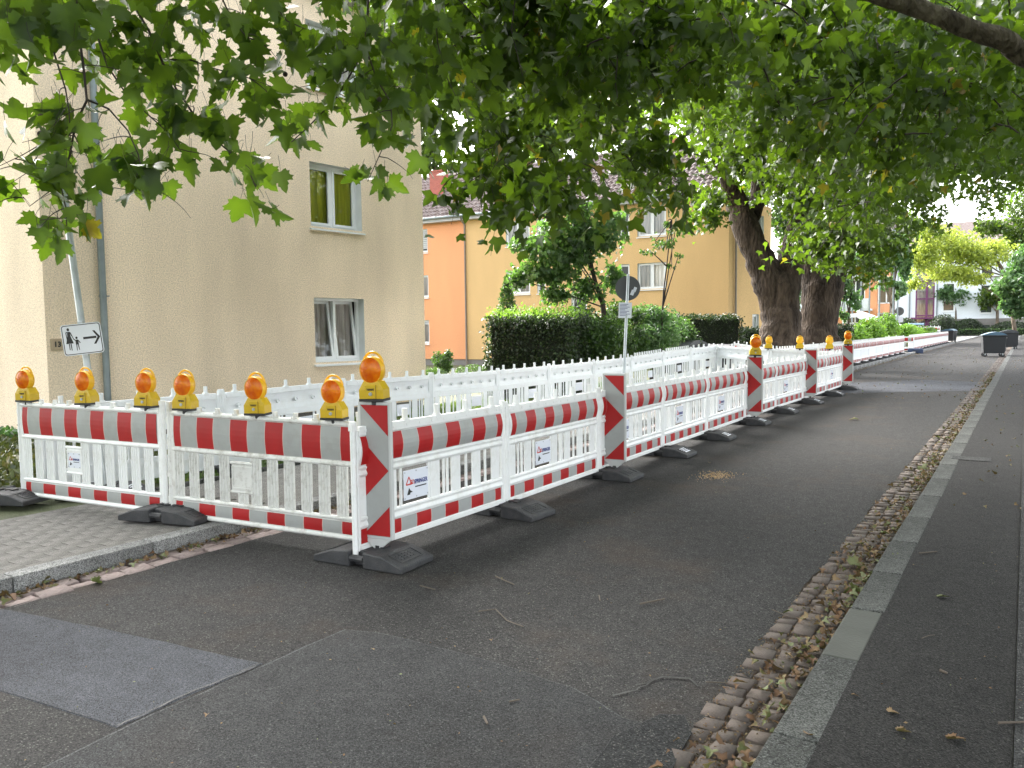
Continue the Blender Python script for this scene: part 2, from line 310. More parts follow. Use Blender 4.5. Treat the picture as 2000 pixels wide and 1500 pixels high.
def curtain_mat(name, c1, c2, sc_=12, em=0):
    m, n, b = new_mat(name); L = n.links.new; tc = node(n, 'ShaderNodeTexCoord')
    mp = node(n, 'ShaderNodeMapping'); mp.inputs['Scale'].default_value = (1, 1, 0.06); L(tc.outputs['Object'], mp.inputs['Vector'])
    n1 = node(n, 'ShaderNodeTexNoise'); n1.inputs['Scale'].default_value = sc_; n1.inputs['Detail'].default_value = 3; L(mp.outputs[0], n1.inputs['Vector'])
    rp = node(n, 'ShaderNodeValToRGB'); e = rp.color_ramp.elements; e[0].position = 0.35; e[0].color = (*c1, 1); e[1].position = 0.65; e[1].color = (*c2, 1)
    L(n1.outputs[0], rp.inputs[0]); L(rp.outputs[0], b.inputs['Base Color']); b.inputs['Roughness'].default_value = 0.9
    return m
MT['curtain_grey'] = curtain_mat('grey_net_curtain', (0.34, 0.30, 0.27), (0.66, 0.61, 0.56))
MT['curtain_lime'] = curtain_mat('lime_curtain', (0.45, 0.50, 0.03), (0.90, 0.92, 0.10), 8)
MT['curtain_white'] = curtain_mat('white_net_curtain', (0.45, 0.45, 0.43), (0.75, 0.75, 0.72))

# ------------------------------------------------------------------ mesh helpers
class MB:
    def __init__(s): s.v = []; s.f = []; s.m = []
    def add(s, V, F, mi=0):
        o = len(s.v); s.v += [tuple(map(float, p)) for p in V]; s.f += [tuple(i + o for i in f) for f in F]; s.m += [mi] * len(F); return s
    def box(s, a, b, mi=0):
        x0, y0, z0 = a; x1, y1, z1 = b
        V = [(x0, y0, z0), (x1, y0, z0), (x1, y1, z0), (x0, y1, z0), (x0, y0, z1), (x1, y0, z1), (x1, y1, z1), (x0, y1, z1)]
        return s.add(V, [(0, 3, 2, 1), (4, 5, 6, 7), (0, 1, 5, 4), (1, 2, 6, 5), (2, 3, 7, 6), (3, 0, 4, 7)], mi)
    def tube(s, pts, rad, n=8, mi=0, cap=True):
        pts = [Vector(p) for p in pts]; k = len(pts)
        if not hasattr(rad, '__len__'): rad = [rad] * k
        V = []; up = None
        for i, p in enumerate(pts):
            d = (pts[min(i + 1, k - 1)] - pts[max(i - 1, 0)]).normalized()
            if up is None:
                up = Vector((0, 0, 1)) if abs(d.z) < 0.9 else Vector((1, 0, 0))
            a = d.cross(up).normalized(); b_ = a.cross(d).normalized(); up = b_
            for j in range(n):
                t = 2 * math.pi * j / n; V.append(p + (a * math.cos(t) + b_ * math.sin(t)) * rad[i])
        F = []
        for i in range(k - 1):
            for j in range(n):
                F.append((i * n + j, i * n + (j + 1) % n, (i + 1) * n + (j + 1) % n, (i + 1) * n + j))
        if cap: F += [tuple(range(n - 1, -1, -1)), tuple((k - 1) * n + j for j in range(n))]
        return s.add(V, F, mi)
    def prism(s, poly, d0, d1, axis='y', mi=0):
        """poly in the two other axes, extruded along axis"""
        n = len(poly)
        def P(p, d):
            return {'y': (p[0], d, p[1]), 'x': (d, p[0], p[1]), 'z': (p[0], p[1], d)}[axis]
        V = [P(p, d0) for p in poly] + [P(p, d1) for p in poly]
        F = [tuple(range(n)), tuple(range(2 * n - 1, n - 1, -1))] + [(i, i + n, (i + 1) % n + n, (i + 1) % n) for i in range(n)]
        return s.add(V, F, mi)
    def mesh(s, name, mats, smooth=False, bevel=0.0, seg=1):
        me = bpy.data.meshes.new(name); me.from_pydata(s.v, [], s.f)
        for m in mats: me.materials.append(MT[m] if isinstance(m, str) else m)
        if len(mats) > 1: me.polygons.foreach_set('material_index', s.m)
        bm = bmesh.new(); bm.from_mesh(me); bmesh.ops.recalc_face_normals(bm, faces=bm.faces)
        if bevel:
            ed = [e for e in bm.edges if len(e.link_faces) == 2 and e.calc_face_angle(0) > 0.5]
            bmesh.ops.bevel(bm, geom=ed, offset=bevel, segments=seg, affect='EDGES', profile=0.5, clamp_overlap=True)
        bm.to_mesh(me); bm.free()
        if smooth:
            me.polygons.foreach_set('use_smooth', [True] * len(me.polygons))
            try: me.set_sharp_from_angle(angle=R(40))
            except Exception: pass
        me.update(); return me
def ob(name, me, parent=None, loc=(0, 0, 0), rot=(0, 0, 0), scale=(1, 1, 1)):
    o = bpy.data.objects.new(name, me); o.location = loc; o.rotation_euler = rot; o.scale = scale
    if parent: o.parent = parent
    col.objects.link(o); return o
def tag(o, label=None, cat=None, group=None, kind=None):
    if label: o['label'] = label
    if cat: o['category'] = cat
    if group: o['group'] = group
    if kind: o['kind'] = kind
    return o
def thing(name, label, cat, loc=(0, 0, 0), rz=0.0, group=None, rot=None):
    o = ob(name, None, None, loc, rot or (0, 0, rz)); o.empty_display_size = 0.2
    return tag(o, label, cat, group)
def struct(name, me, loc=(0, 0, 0)): return tag(ob(name, me, None, loc), kind='structure')
def copy_tree(o, parent=None):
    c = o.copy(); col.objects.link(c)
    if parent: c.parent = parent
    for ch in [x for x in KIDS.get(o.name, [])]:
        copy_tree(ch, c)
    return c
KIDS = {}
def kids_index(o):
    KIDS[o.name] = list(o.children)
    for c in o.children: kids_index(c)
ORD = ['first', 'second', 'third', 'fourth', 'fifth', 'sixth', 'seventh', 'eighth', 'ninth', 'tenth', 'eleventh', 'twelfth', 'thirteenth', 'fourteenth', 'fifteenth', 'sixteenth',
       'seventeenth', 'eighteenth', 'nineteenth', 'twentieth', 'twenty-first', 'twenty-second', 'twenty-third', 'twenty-fourth', 'twenty-fifth', 'twenty-sixth', 'twenty-seventh', 'twenty-eighth']
def text_mesh(s_, size, mat, bold=0.0, align='CENTER'):
    cu = bpy.data.curves.new('print', 'FONT'); cu.body = s_; cu.size = size; cu.align_x = align; cu.align_y = 'CENTER'; cu.offset = bold; cu.extrude = 0.0006; cu.resolution_u = 2
    o = bpy.data.objects.new('tmp', cu); col.objects.link(o)
    dg = bpy.context.evaluated_depsgraph_get(); me = bpy.data.meshes.new_from_object(o.evaluated_get(dg))
    bpy.data.objects.remove(o); me.materials.clear(); me.materials.append(MT[mat]); return me

# mass of leaves ------------------------------------------------------------
def half(pts): # mirror a half outline (x>=0) that starts at the base and ends at the tip
    L_ = [(x, y) for x, y in pts]; return L_ + [(-x, y) for x, y in reversed(L_[1:-1])]
OUT_NEAR = half([(0, 0), (0.16, -0.07), (0.33, -0.10), (0.36, 0.03), (0.52, 0.06), (0.44, 0.18), (0.50, 0.27), (0.68, 0.36), (0.55, 0.42), (0.58, 0.56), (0.40, 0.50), (0.25, 0.50), (0.30, 0.66), (0.20, 0.72), (0.17, 0.86), (0, 1.08)])
OUT_MID = half([(0, 0), (0.30, -0.08), (0.40, 0.10), (0.66, 0.38), (0.42, 0.46), (0.25, 0.48), (0.22, 0.74), (0, 1.06)])
OUT_FAR = half([(0, 0), (0.40, 0.02), (0.60, 0.40), (0.22, 0.50), (0, 1.0)])
OUT_OVAL = half([(0, 0), (0.22, 0.25), (0.26, 0.6), (0, 1.0)])
def template(outl, c=(0, 0.28), fold=0.22, curl=0.18):
    P = [c] + outl; n = len(outl)
    V = np.array([(x, y, fold * abs(x) - curl * y * y) for x, y in P])
    F = np.array([(0, 1 + i, 1 + (i + 1) % n) for i in range(n)])
    return V, F
T_NEAR, T_MID, T_FAR, T_OVAL = template(OUT_NEAR), template(OUT_MID), template(OUT_FAR, fold=0.3), template(OUT_OVAL, (0, 0.5), 0.3)
T_QUAD = (np.array([(0, 0, 0), (0.3, 0.45, 0.06), (0, 1, -0.1), (-0.3, 0.45, 0.06)]), np.array([(0, 1, 2), (0, 2, 3)]))
def norm(a): return a / np.maximum(np.linalg.norm(a, axis=-1, keepdims=True), 1e-9)
def frames(T, rg, nb=None, nbias=0.0):
    N = rg.normal(size=T.shape)
    if nb is not None: N = N + np.asarray(nb) * nbias
    B = norm(np.cross(T, N)); N = norm(np.cross(B, T))
    return np.stack([B, T, N], axis=-1)     # columns: x, y, z axes
def leaf_mesh(name, P, Rm, S, tint, tmpl, mat):
    V, F = tmpl; n = len(P)
    W = np.einsum('nij,kj->nki', Rm, V) * S[:, None, None] + P[:, None, :]
    FF = (F[None] + (np.arange(n) * len(V))[:, None, None]).reshape(-1, 3)
    me = bpy.data.meshes.new(name)
    me.vertices.add(n * len(V)); me.vertices.foreach_set('co', W.reshape(-1).astype(np.float32))
    me.loops.add(FF.size); me.loops.foreach_set('vertex_index', FF.reshape(-1).astype(np.int32))
    me.polygons.add(len(FF)); me.polygons.foreach_set('loop_start', (np.arange(len(FF)) * 3).astype(np.int32))
    me.update(calc_edges=True)
    a = me.attributes.new('tint', 'FLOAT', 'POINT'); vo = np.where(np.arange(len(V)) == 0, .16, np.where(np.hypot(V[:, 0], V[:, 1]) > .62, -.08, .02)) if len(V) > 8 else np.zeros(len(V))
    a.data.foreach_set('value', np.where(tint[:, None] < .95, np.clip(tint[:, None] + vo[None], 0, .92), tint[:, None]).reshape(-1).astype(np.float32))
    me.materials.append(MT[mat]); return me
def cloud(name, parent, P, size, tmpl, mat, rg, down=0.8, nb=(0, 0, 1), nbias=0.6, tint=None, kind='stuff', up=False):
    n = len(P); T = rg.normal(size=(n, 3)); T[:, 2] += (1 if up else -1) * down * 1.6; T = norm(T)
    Rm = frames(T, rg, nb, nbias); S = size * rg.uniform(0.65, 1.25, n)
    if tint is None:
        Q = np.asarray(P); fld = sum(np.sin(Q @ k_ * 2.2 + p_) for k_, p_ in ((np.array([1.0, .3, .7]), 0), (np.array([-.4, 1.1, .5]), 1.3), (np.array([.6, -.7, 1.2]), 2.1))) / 3
        tint = np.clip(rg.normal(0.48, 0.20, n) + .24 * fld, 0, 0.93); tint[rg.random(n) < 0.012] = 1.0
    o = ob(name, leaf_mesh(name, np.asarray(P), Rm, S, tint, tmpl, mat), parent)
    if kind: o['kind'] = kind
    return o
def in_poly(poly, n, rg):
    p = np.array(poly, float); lo = p.min(0); hi = p.max(0); out_ = []
    while len(out_) < n:
        q = lo + rg.random(2) * (hi - lo); c = False; j = len(p) - 1
        for i in range(len(p)):
            if (p[i, 1] > q[1]) != (p[j, 1] > q[1]) and q[0] < (p[j, 0] - p[i, 0]) * (q[1] - p[i, 1]) / (p[j, 1] - p[i, 1]) + p[i, 0]: c = not c
            j = i
        if c: out_.append(q)
    return np.array(out_)
def hanging(starts, length, k, rg, droop=0.75):
    """drooping twig polylines from start points"""
    lines = []
    for p in starts:
        a = rg.uniform(0, 2 * math.pi); d = np.array([math.cos(a), math.sin(a), rg.uniform(-0.3, 0.3)]); L_ = length * rg.uniform(0.6, 1.3)
        q = [np.array(p, float)]
        for i in range(k):
            d = d + np.array([0, 0, -droop]) * (1.0 / k) * 1.8 + rg.normal(0, 0.12, 3); d = d / np.linalg.norm(d); q.append(q[-1] + d * L_ / k)
        lines.append(np.array(q))
    return lines
def sag_leaves(lines, per, off, rg):
    P = []
    for q in lines:
        t = rg.uniform(0.05, 1.0, per) ** 0.8 * (len(q) - 1); i = np.minimum(t.astype(int), len(q) - 2); f = (t - i)[:, None]
        b = q[i] * (1 - f) + q[i + 1] * f; P.append(b + rg.normal(0, off, (per, 3)))
    return np.concatenate(P)
def twigs(name, parent, lines, r0, r1=0.002, n=4, mat='twig', kind='stuff'):
    mb = MB()
    for q in lines:
        k = len(q); mb.tube(q, [r0 + (r1 - r0) * i / (k - 1) for i in range(k)], n, cap=False)
    me = bpy.data.meshes.new(name); me.from_pydata(mb.v, [], mb.f); me.materials.append(MT[mat]); me.polygons.foreach_set('use_smooth', [True] * len(me.polygons))
    o = ob(name, me, parent)
    if kind: o['kind'] = kind
    return o

# ------------------------------------------------------------------ ground, road, kerbs
def sheet(name, poly, z, mat, kind='structure'):
    me = bpy.data.meshes.new(name); zz = z if hasattr(z, '__len__') else [z] * len(poly)
    me.from_pydata([(p[0], p[1], q) for p, q in zip(poly, zz)], [], [tuple(range(len(poly)))]); me.materials.append(MT[mat])
    o = ob(name, me); tag(o, kind=kind); return o
sheet('ground', [(-500, -60), (500, -60), (500, 900), (-500, 900)], -0.42, 'earth')
def strip(name, xs_l, xs_r, ys, zl, zr, mat):
    V = []; F = []
    for i, y in enumerate(ys):
        V += [(xs_l[i], y, zl), (xs_r[i], y, zr)]
        if i: F.append((2 * i - 2, 2 * i - 1, 2 * i + 1, 2 * i))
    me = bpy.data.meshes.new(name); me.from_pydata(V, [], F); me.materials.append(MT[mat]); return struct(name, me)
ys = list(np.arange(-5, 24, 0.12)) + list(range(24, 147, 3))
edge_r = [-1.13 + 0.028 * math.sin(y * 2.1) + 0.02 * math.sin(y * 5.3 + 1) + random.uniform(-0.010, 0.010) for y in ys]
edge_l = [-5.27 + 0.012 * math.sin(y * 1.7) + random.uniform(-0.006, 0.006) for y in ys]
road = strip('road', edge_l, edge_r, ys, 0.0, 0.0, 'road')
strip('gutter_bed_left', [-5.62] * 2, [-5.2] * 2, [-5, 146], -0.035, -0.035, 'soil')
gut_r = strip('gutter_bed_right', [-1.2] * 2, [-0.7] * 2, [-5, 146], -0.010, -0.010, 'soil')
# crossing street at the far end
sheet('crossing_road', [(-90, 128), (60, 128), (60, 143), (-90, 143)], 0.006, 'road_patch2')
# left side ground: footway, verge, lawn down to the houses
fw = sheet('footway', [(-7.55, -5), (-5.71, -5), (-5.71, 128), (-7.55, 128)], [0.045, 0.075, 0.075, 0.045], 'footway')
lawnm = bpy.data.meshes.new('lawn')
XL = [-7.6, -9, -12, -20, -32, -70]; YL = [-5, 6, 12, 24, 40, 70, 128]; ZL = [0.035, 0.0, -0.08, -0.22, -0.36, -0.38]
lawnm.from_pydata([(x, y, z) for y in YL for x, z in zip(XL, ZL)], [], [(j * 6 + i + 1, j * 6 + i, (j + 1) * 6 + i, (j + 1) * 6 + i + 1) for j in range(6) for i in range(5)])
lawnm.materials.append(MT['earth']); struct('lawn', lawnm)
# right footway: dark asphalt, paler strip, verge behind
sheet('sidewalk', [(-0.64, -5), (0.0, -5), (0.0, 128), (-0.64, 128)], 0.068, 'pave')
sheet('sidewalk_strip', [(0.002, -5), (1.3, -5), (1.3, 128), (0.002, 128)], [0.074] * 4, 'pave2')
sheet('verge', [(1.3, -5), (60, -5), (60, 128), (1.3, 128)], 0.06, 'earth')
sheet('far_verge', [(-90, 143.2), (60, 143.2), (60, 170), (-90, 170)], 0.10, 'earth')

MT['patch_rim'] = asphalt('patch_rim', (0.064, 0.065, 0.068), grain=.5, scl=1.4)
MT['road_patch3'] = asphalt('fresh_asphalt', (0.026, 0.0265, 0.027), grain=.3)
# newer asphalt patches, laid a few millimetres proud
def patch(name, pix, mat, h):
    P = [onz(px, py) for px, py in pix]; n = len(P); c = sum(P) / n
    pts = []
    for i in range(n):                       # slightly wavering edges
        a, b = P[i], P[(i + 1) % n]; k = max(2, int(np.linalg.norm(b - a) / 0.12))
        for j in range(k): pts.append(a + (b - a) * j / k + np.array([random.uniform(-.005, .005), random.uniform(-.005, .005), 0]))
    mb = MB(); m = len(pts)
    top = [(p[0], p[1], h) for p in pts]; lo = [(p[0] + (p[0] - c[0]) * 0.012, p[1] + (p[1] - c[1]) * 0.012, 0.0005) for p in pts]
    mb.add(top + lo, [tuple(range(m))] + [(i, i + m, (i + 1) % m + m, (i + 1) % m) for i in range(m)])
    o = tag(ob(name, mb.mesh(name, [mat])), kind='structure')
    e = MB(); inn = [(p[0] - (p[0] - c[0]) * random.uniform(.006, .016), p[1] - (p[1] - c[1]) * random.uniform(.006, .016), h + .0006) for p in pts]; out2 = [(p[0], p[1], h + .0006) for p in pts]
    e.add(inn + out2, [(i, i + m, (i + 1) % m + m, (i + 1) % m) for i in range(m)]); ob('worn_rim', e.mesh('worn_rim', ['patch_rim']), o); return o
patch('asphalt_patch', [(-60, 1180), (0, 1190), (200, 1228), (510, 1297), (380, 1352), (228, 1420), (0, 1348), (-60, 1325)], 'road_patch', 0.0042)
patch('asphalt_overlay', [(60, 1512), (300, 1395), (520, 1299), (600, 1262), (672, 1231), (740, 1236), (950, 1290), (1120, 1345), (1215, 1402), (1290, 1425), (1300, 1530)], 'road_patch2', 0.0042)

patch('asphalt_repair', [(1120, 1540), (1200, 1440), (1290, 1398), (1338, 1400), (1350, 1432), (1318, 1492), (1300, 1540)], 'road_patch3', 0.0075)
patch('asphalt_repair', [(1660, 748), (1800, 742), (1950, 748), (1960, 762), (1780, 765), (1640, 768)], 'road_patch', 0.004)
# cracks: thin dark seams in the asphalt
def seam(pix, wd):
    mb = MB(); P = [onz(*p) for p in pix]; Q = []
    for a, b in zip(P, P[1:]):
        k = max(2, int(np.linalg.norm(b - a) / 0.04))
        for j in range(k): Q.append(a + (b - a) * j / k + np.array([random.uniform(-.008, .008), random.uniform(-.008, .008), 0]))
    V = []; F = []
    for i, q in enumerate(Q):
        t = Q[min(i + 1, len(Q) - 1)] - Q[max(i - 1, 0)]; t = t / np.linalg.norm(t); s = wd * random.uniform(0.4, 1.2)
        V += [(q[0] - t[1] * s, q[1] + t[0] * s, 0.0085), (q[0] + t[1] * s, q[1] - t[0] * s, 0.0085)]
        if i: F.append((2 * i - 2, 2 * i - 1, 2 * i + 1, 2 * i))
    mb.add(V, F); o = ob('asphalt_crack', mb.mesh('asphalt_crack', ['black']), road); return o
seam([(1195, 1362), (1240, 1352), (1290, 1325), (1345, 1328), (1372, 1350)], 0.007)
seam([(1290, 1325), (1262, 1338), (1225, 1345)], 0.004)
seam([(228, 1422), (380, 1352), (512, 1299)], 0.0025)
# hollow worn into the road edge next to the gutter
hm = plain('hollow_asphalt', (0.045, 0.045, 0.046), 0.9, var=0.3, vscale=12, bump=1.0, bscale=90); MT['hollow'] = hm

# cobblestones -----------------------------------------------------------------
def stone_mesh(mat, seed, sx=1.0, sy=1.0, h=0.05):
    r = random.Random(seed); mb = MB()
    j = lambda s=0.07: r.uniform(-s, s)
    V = [(-.5 + j(), -.5 + j(), -1), (.5 + j(), -.5 + j(), -1), (.5 + j(), .5 + j(), -1), (-.5 + j(), .5 + j(), -1)]
    V += [(x * 0.94, y * 0.94, 0 + j(0.12)) for x, y, z in V]
    V = [(x * sx, y * sy, z * h) for x, y, z in V]
    mb.add(V, [(0, 3, 2, 1), (4, 5, 6, 7), (0, 1, 5, 4), (1, 2, 6, 5), (2, 3, 7, 6), (3, 0, 4, 7)])
    return mb.mesh('cobblestone', [mat], bevel=0.006, seg=2, smooth=True)
cobR = [stone_mesh('cobble', i) for i in range(8)]; cobL = [stone_mesh('cobble_red', 20 + i) for i in range(6)]
def gutter(root, meshes, x0, x1, rows, y0, y1, ln, limit, ztop):
    y = y0; n = 0; extra = []
    while y < y1:
        L_ = ln * random.uniform(0.82, 1.2); cuts = [x0]
        for i in range(1, rows): cuts.append(x0 + (x1 - x0) * (i + random.uniform(-0.18, 0.18)) / rows)
        cuts.append(x1)
        for i in range(rows):
            wd = cuts[i + 1] - cuts[i] - 0.008; cx = (cuts[i] + cuts[i + 1]) / 2; oy = (i % 2) * 0.3 * ln + random.uniform(-.02, .02)
            args = (cx, y + L_ / 2 + oy, ztop + random.uniform(-0.006, 0.006), wd, L_ - 0.009, random.uniform(-0.09, 0.09))
            if n < limit:
                o = ob('cobblestone', random.choice(meshes), root, args[:3], (random.uniform(-.02, .02), random.uniform(-.02, .02), args[5]), (args[3], args[4], 1))
            else: extra.append(args)
            n += 1
        y += L_
    if extra:
        mb = MB()
        for cx, cy, cz, wx, wy, a in extra:
            s = 0.42; k = 0.5
            mb.add([(cx - wx * k, cy - wy * k, -0.03), (cx + wx * k, cy - wy * k, -0.03), (cx + wx * k, cy + wy * k, -0.03), (cx - wx * k, cy + wy * k, -0.03),
                    (cx - wx * s, cy - wy * s, cz), (cx + wx * s, cy - wy * s, cz), (cx + wx * s, cy + wy * s, cz), (cx - wx * s, cy + wy * s, cz)],
                   [(4, 5, 6, 7), (0, 1, 5, 4), (1, 2, 6, 5), (2, 3, 7, 6), (3, 0, 4, 7)])
        tag(ob('distant_cobblestones', mb.mesh('distant_cobblestones', meshes[0].materials[:] and [meshes[0].materials[0]]), root), kind='stuff')
gutter(gut_r, cobR, -1.16, -0.818, 3, 2.2, 60, 0.125, 290, 0.004)
gut_l = [o for o in col.objects if o.name == 'gutter_bed_left'][0]
gutter(gut_l, cobL, -5.55, -5.25, 2, 1.6, 30, 0.19, 190, 0.004)

def kerb_stone(mat, wd, h, L_, seed):
    r = random.Random(seed); mb = MB(); mb.box((-wd / 2, -L_ / 2 + .004, -0.08), (wd / 2, L_ / 2 - .004, h)); return mb.mesh('kerbstone', [mat], bevel=0.012, seg=2, smooth=False)
kr = tag(ob('kerb_right', None, None, (-0.722, 0, 0)), kind='structure'); kl = tag(ob('kerb_left', None, None, (-5.63, 0, 0)), kind='structure')
kmr = [kerb_stone('kerb', 0.18, 0.072, 1.0, i) for i in range(2)]; kms = kerb_stone('kerb_smooth', 0.18, 0.070, 1.0, 5); kml = [kerb_stone('kerb_light', 0.16, 0.105, 1.0, i) for i in range(2)]
for y0, y1 in zip([1.2, 2.2, 3.15, 4.05, 4.82, 5.62, 6.5], [2.2, 3.15, 4.05, 4.82, 5.62, 6.5, 7.4]):
    o = ob('kerbstone', kms if y0 == 4.05 else random.choice(kmr), kr, (random.uniform(-.004, .004), (y0 + y1) / 2, random.uniform(-.003, .003)), (0, 0, random.uniform(-.004, .004)), (1, y1 - y0, 1))
    if y0 == 4.05: o['label'] = 'smoother greenish kerbstone'
y = 7.4
while y < 60:
    ob('kerbstone', random.choice(kmr), kr, (random.uniform(-.004, .004), y + .5, random.uniform(-.003, .003)), (0, 0, random.uniform(-.004, .004)), (1, 1, 1)); y += 1.0
mb = MB(); mb.box((-0.09, 60, -.08), (0.09, 128, .07)); ob('kerbstone', mb.mesh('kerbstone', ['kerb']), kr)
y = 0.55
while y < 60:
    ob('kerbstone', random.choice(kml), kl, (random.uniform(-.004, .004), y + .5, random.uniform(-.004, .004)), (0, random.uniform(-.01, .01), random.uniform(-.006, .006)), (1, 1, 1)); y += 1.0
mb = MB(); mb.box((-0.08, 60.6, -.08), (0.08, 128, .10)); ob('kerbstone', mb.mesh('kerbstone', ['kerb_light']), kl)
# edging stones along the verge and round the planting bed on the left
ke = tag(ob('kerb_edging', None, None, (-7.6, 0, 0)), kind='structure')
mb = MB(); mb.box((-0.035, -0.49, -0.1), (0.035, 0.49, 0.085)); em = mb.mesh('edging_stone', ['kerb'], bevel=0.006)
for y in range(5, 40): ob('edging_stone', em, ke, (0, y + 0.4, 0))
for i in range(3): ob('edging_stone', em, ke, (-0.5 - i, 4.85 + 0.02 * i, 0), (0, 0, R(90)))
# inner planting strips behind the fence line (seen between the slats)
for i in range(3): ob('edging_stone', em, ke, (-0.5 + 0.0, 9 + 0.0 + i * 2.2, 0), (0, 0, R(90)))
# paving slabs of the left footway in front of the barrier
pvm = []
for i in range(4):
    mb = MB(); mb.box((-.5, -.5, -0.4), (.5, .5, 0)); me = mb.mesh('paver', ['paver']); pvm.append(me)
ix = 0
x = -5.72
while x > -7.5:
    y = 1.3 + (ix % 2) * 0.12
    while y < 4.9:
        z = 0.088 - (-5.72 - x) * 0.017
        ob('paver', random.choice(pvm), fw, (x - 0.052, y + 0.12, z + random.uniform(-.0012, .0012)), (random.uniform(-.005, .005), random.uniform(-.004, .004), 0), (0.0995, 0.236, 0.05)); y += 0.24
    x -= 0.1035; ix += 1
mb = MB(); mb.box((-0.22, -0.16, 0), (0.22, 0.16, 0.004)); mb.box((-0.19, -0.13, 0.004), (0.19, 0.13, 0.006))
cv = tag(ob('drain_cover', mb.mesh('drain_cover', ['pave2']), None, tuple(onz(1895, 896, 0.07)[:2]) + (0.070,)), 'small rectangular grey cover set in the dark right pavement beside the kerb', 'cover')

# ------------------------------------------------------------------ facades
def facade(mb, s0, s1, z0, z1, holes, T, reveal=0.16, mi=0, mr=1):
    S = sorted({s0, s1, *[h[0] for h in holes], *[h[1] for h in holes]}); Z = sorted({z0, z1, *[h[2] for h in holes], *[h[3] for h in holes]})
    S = [s for s in S if s0 <= s <= s1]; Z = [z for z in Z if z0 <= z <= z1]
    for a, b in zip(S, S[1:]):
        for c, d in zip(Z, Z[1:]):
            m = ((a + b) / 2, (c + d) / 2)
            if any(h[0] < m[0] < h[1] and h[2] < m[1] < h[3] for h in holes): continue
            mb.add([T(a, 0, c), T(b, 0, c), T(b, 0, d), T(a, 0, d)], [(0, 1, 2, 3)], mi)
    for a, b, c, d in [h[:4] for h in holes]:
        for p, q in (((a, c), (a, d)), ((a, d), (b, d)), ((b, d), (b, c)), ((b, c), (a, c))):
            mb.add([T(p[0], 0, p[1]), T(q[0], 0, q[1]), T(q[0], reveal, q[1]), T(p[0], reveal, p[1])], [(0, 1, 2, 3)], mr)
def tbox(mb, T, a, b, mi=0):
    x0, y0, z0 = a; x1, y1, z1 = b
    V = [T(x0, y0, z0), T(x1, y0, z0), T(x1, y1, z0), T(x0, y1, z0), T(x0, y0, z1), T(x1, y0, z1), T(x1, y1, z1), T(x0, y1, z1)]
    mb.add(V, [(0, 3, 2, 1), (4, 5, 6, 7), (0, 1, 5, 4), (1, 2, 6, 5), (2, 3, 7, 6), (3, 0, 4, 7)], mi)
def frame_ring(mb, T, a, b, c, d, w_, y0, y1, mi=0):
    tbox(mb, T, (a, y0, c), (a + w_, y1, d), mi); tbox(mb, T, (b - w_, y0, c), (b, y1, d), mi)
    tbox(mb, T, (a + w_, y0, c), (b - w_, y1, c + w_), mi); tbox(mb, T, (a + w_, y0, d - w_), (b - w_, y1, d), mi)
def window(root, T, a, b, c, d, sashes=2, curtain=None, sill=True, rev=0.16, tilt=0, shutter=0, frame='trim', label=None, back='interior', mull=0):
    mb = MB(); frame_ring(mb, T, a, b, c, d, 0.055, rev - 0.02, rev + 0.05)
    n = sashes; wd = (b - a - 0.11) / n
    for i in range(1, n): tbox(mb, T, (a + .055 + i * wd - .03, rev - 0.018, c + .055), (a + .055 + i * wd + .03, rev + 0.045, d - .055))
    wo = ob('window', mb.mesh('window', [frame]), root)
    if label: wo['label'] = label
    for i in range(n):
        u0 = a + .055 + i * wd + (0.03 if i else 0); u1 = a + .055 + (i + 1) * wd - (0.03 if i < n - 1 else 0)
        if tilt:
            T2 = lambda s, y, z, c=c: T(s, y + (z - c) * tilt, z)
        else: T2 = T
        ms = MB(); frame_ring(ms, T2, u0, u1, c + .056, d - .056, 0.055, rev - 0.035, rev + 0.02); ob('sash', ms.mesh('sash', [frame]), wo)
        mp = MB(); mp.add([T2(u0 + .05, rev, c + .1), T2(u1 - .05, rev, c + .1), T2(u1 - .05, rev, d - .1), T2(u0 + .05, rev, d - .1)], [(0, 1, 2, 3)])
        ob('pane', mp.mesh('pane', ['pane']), wo)
    if curtain:
        mc = MB(); k = 24; y0 = rev + 0.055 + (0.12 if tilt else 0)
        V = []; 
        for i in range(k + 1):
            s = a + .02 + (b - a - .04) * i / k; yy = y0 + 0.03 * math.sin(i * 1.9) + 0.015 * math.sin(i * 4.1); V += [T(s, yy, c + .02), T(s, yy, d - .02)]
        mc.add(V, [(2 * i, 2 * i + 2, 2 * i + 3, 2 * i + 1) for i in range(k)]); ob('curtain', mc.mesh('curtain', [curtain], smooth=True), wo)
    mbk = MB(); tbox(mbk, T, (a - .1, rev + 0.5, c - .1), (b + .1, rev + 0.52, d + .1))
    for q in ((a - .1, a - .08), (b + .08, b + .1)): tbox(mbk, T, (q[0], rev + .06, c - .1), (q[1], rev + 0.5, d + .1))
    ob('room_back', mbk.mesh('room_back', [back]), wo)
    if shutter:
        nn = int(shutter / 0.11)
        for i in range(nn):
            m3 = MB(); tbox(m3, T, (a + .06, rev - 0.055, d - .06 - (i + 1) * 0.11 + 0.022), (b - .06, rev - 0.04, d - .06 - i * 0.11)); ob('blind_slat', m3.mesh('blind_slat', ['shutter']), wo)
    if sill:
        m4 = MB(); V = [T(a - .04, -0.07, c - .05), T(b + .04, -0.07, c - .05), T(b + .04, rev, c - .008), T(a - .04, rev, c - .008), T(a - .04, -0.07, c - .085), T(b + .04, -0.07, c - .085), T(b + .04, rev, c - .05), T(a - .04, rev, c - .05)]
        m4.add(V, [(0, 1, 2, 3), (4, 7, 6, 5), (0, 4, 5, 1), (1, 5, 6, 2), (2, 6, 7, 3), (3, 7, 4, 0)]); ob('sill', m4.mesh('sill', [frame]), wo)
    return wo
I_ = lambda s, y, z: (s, y, z)

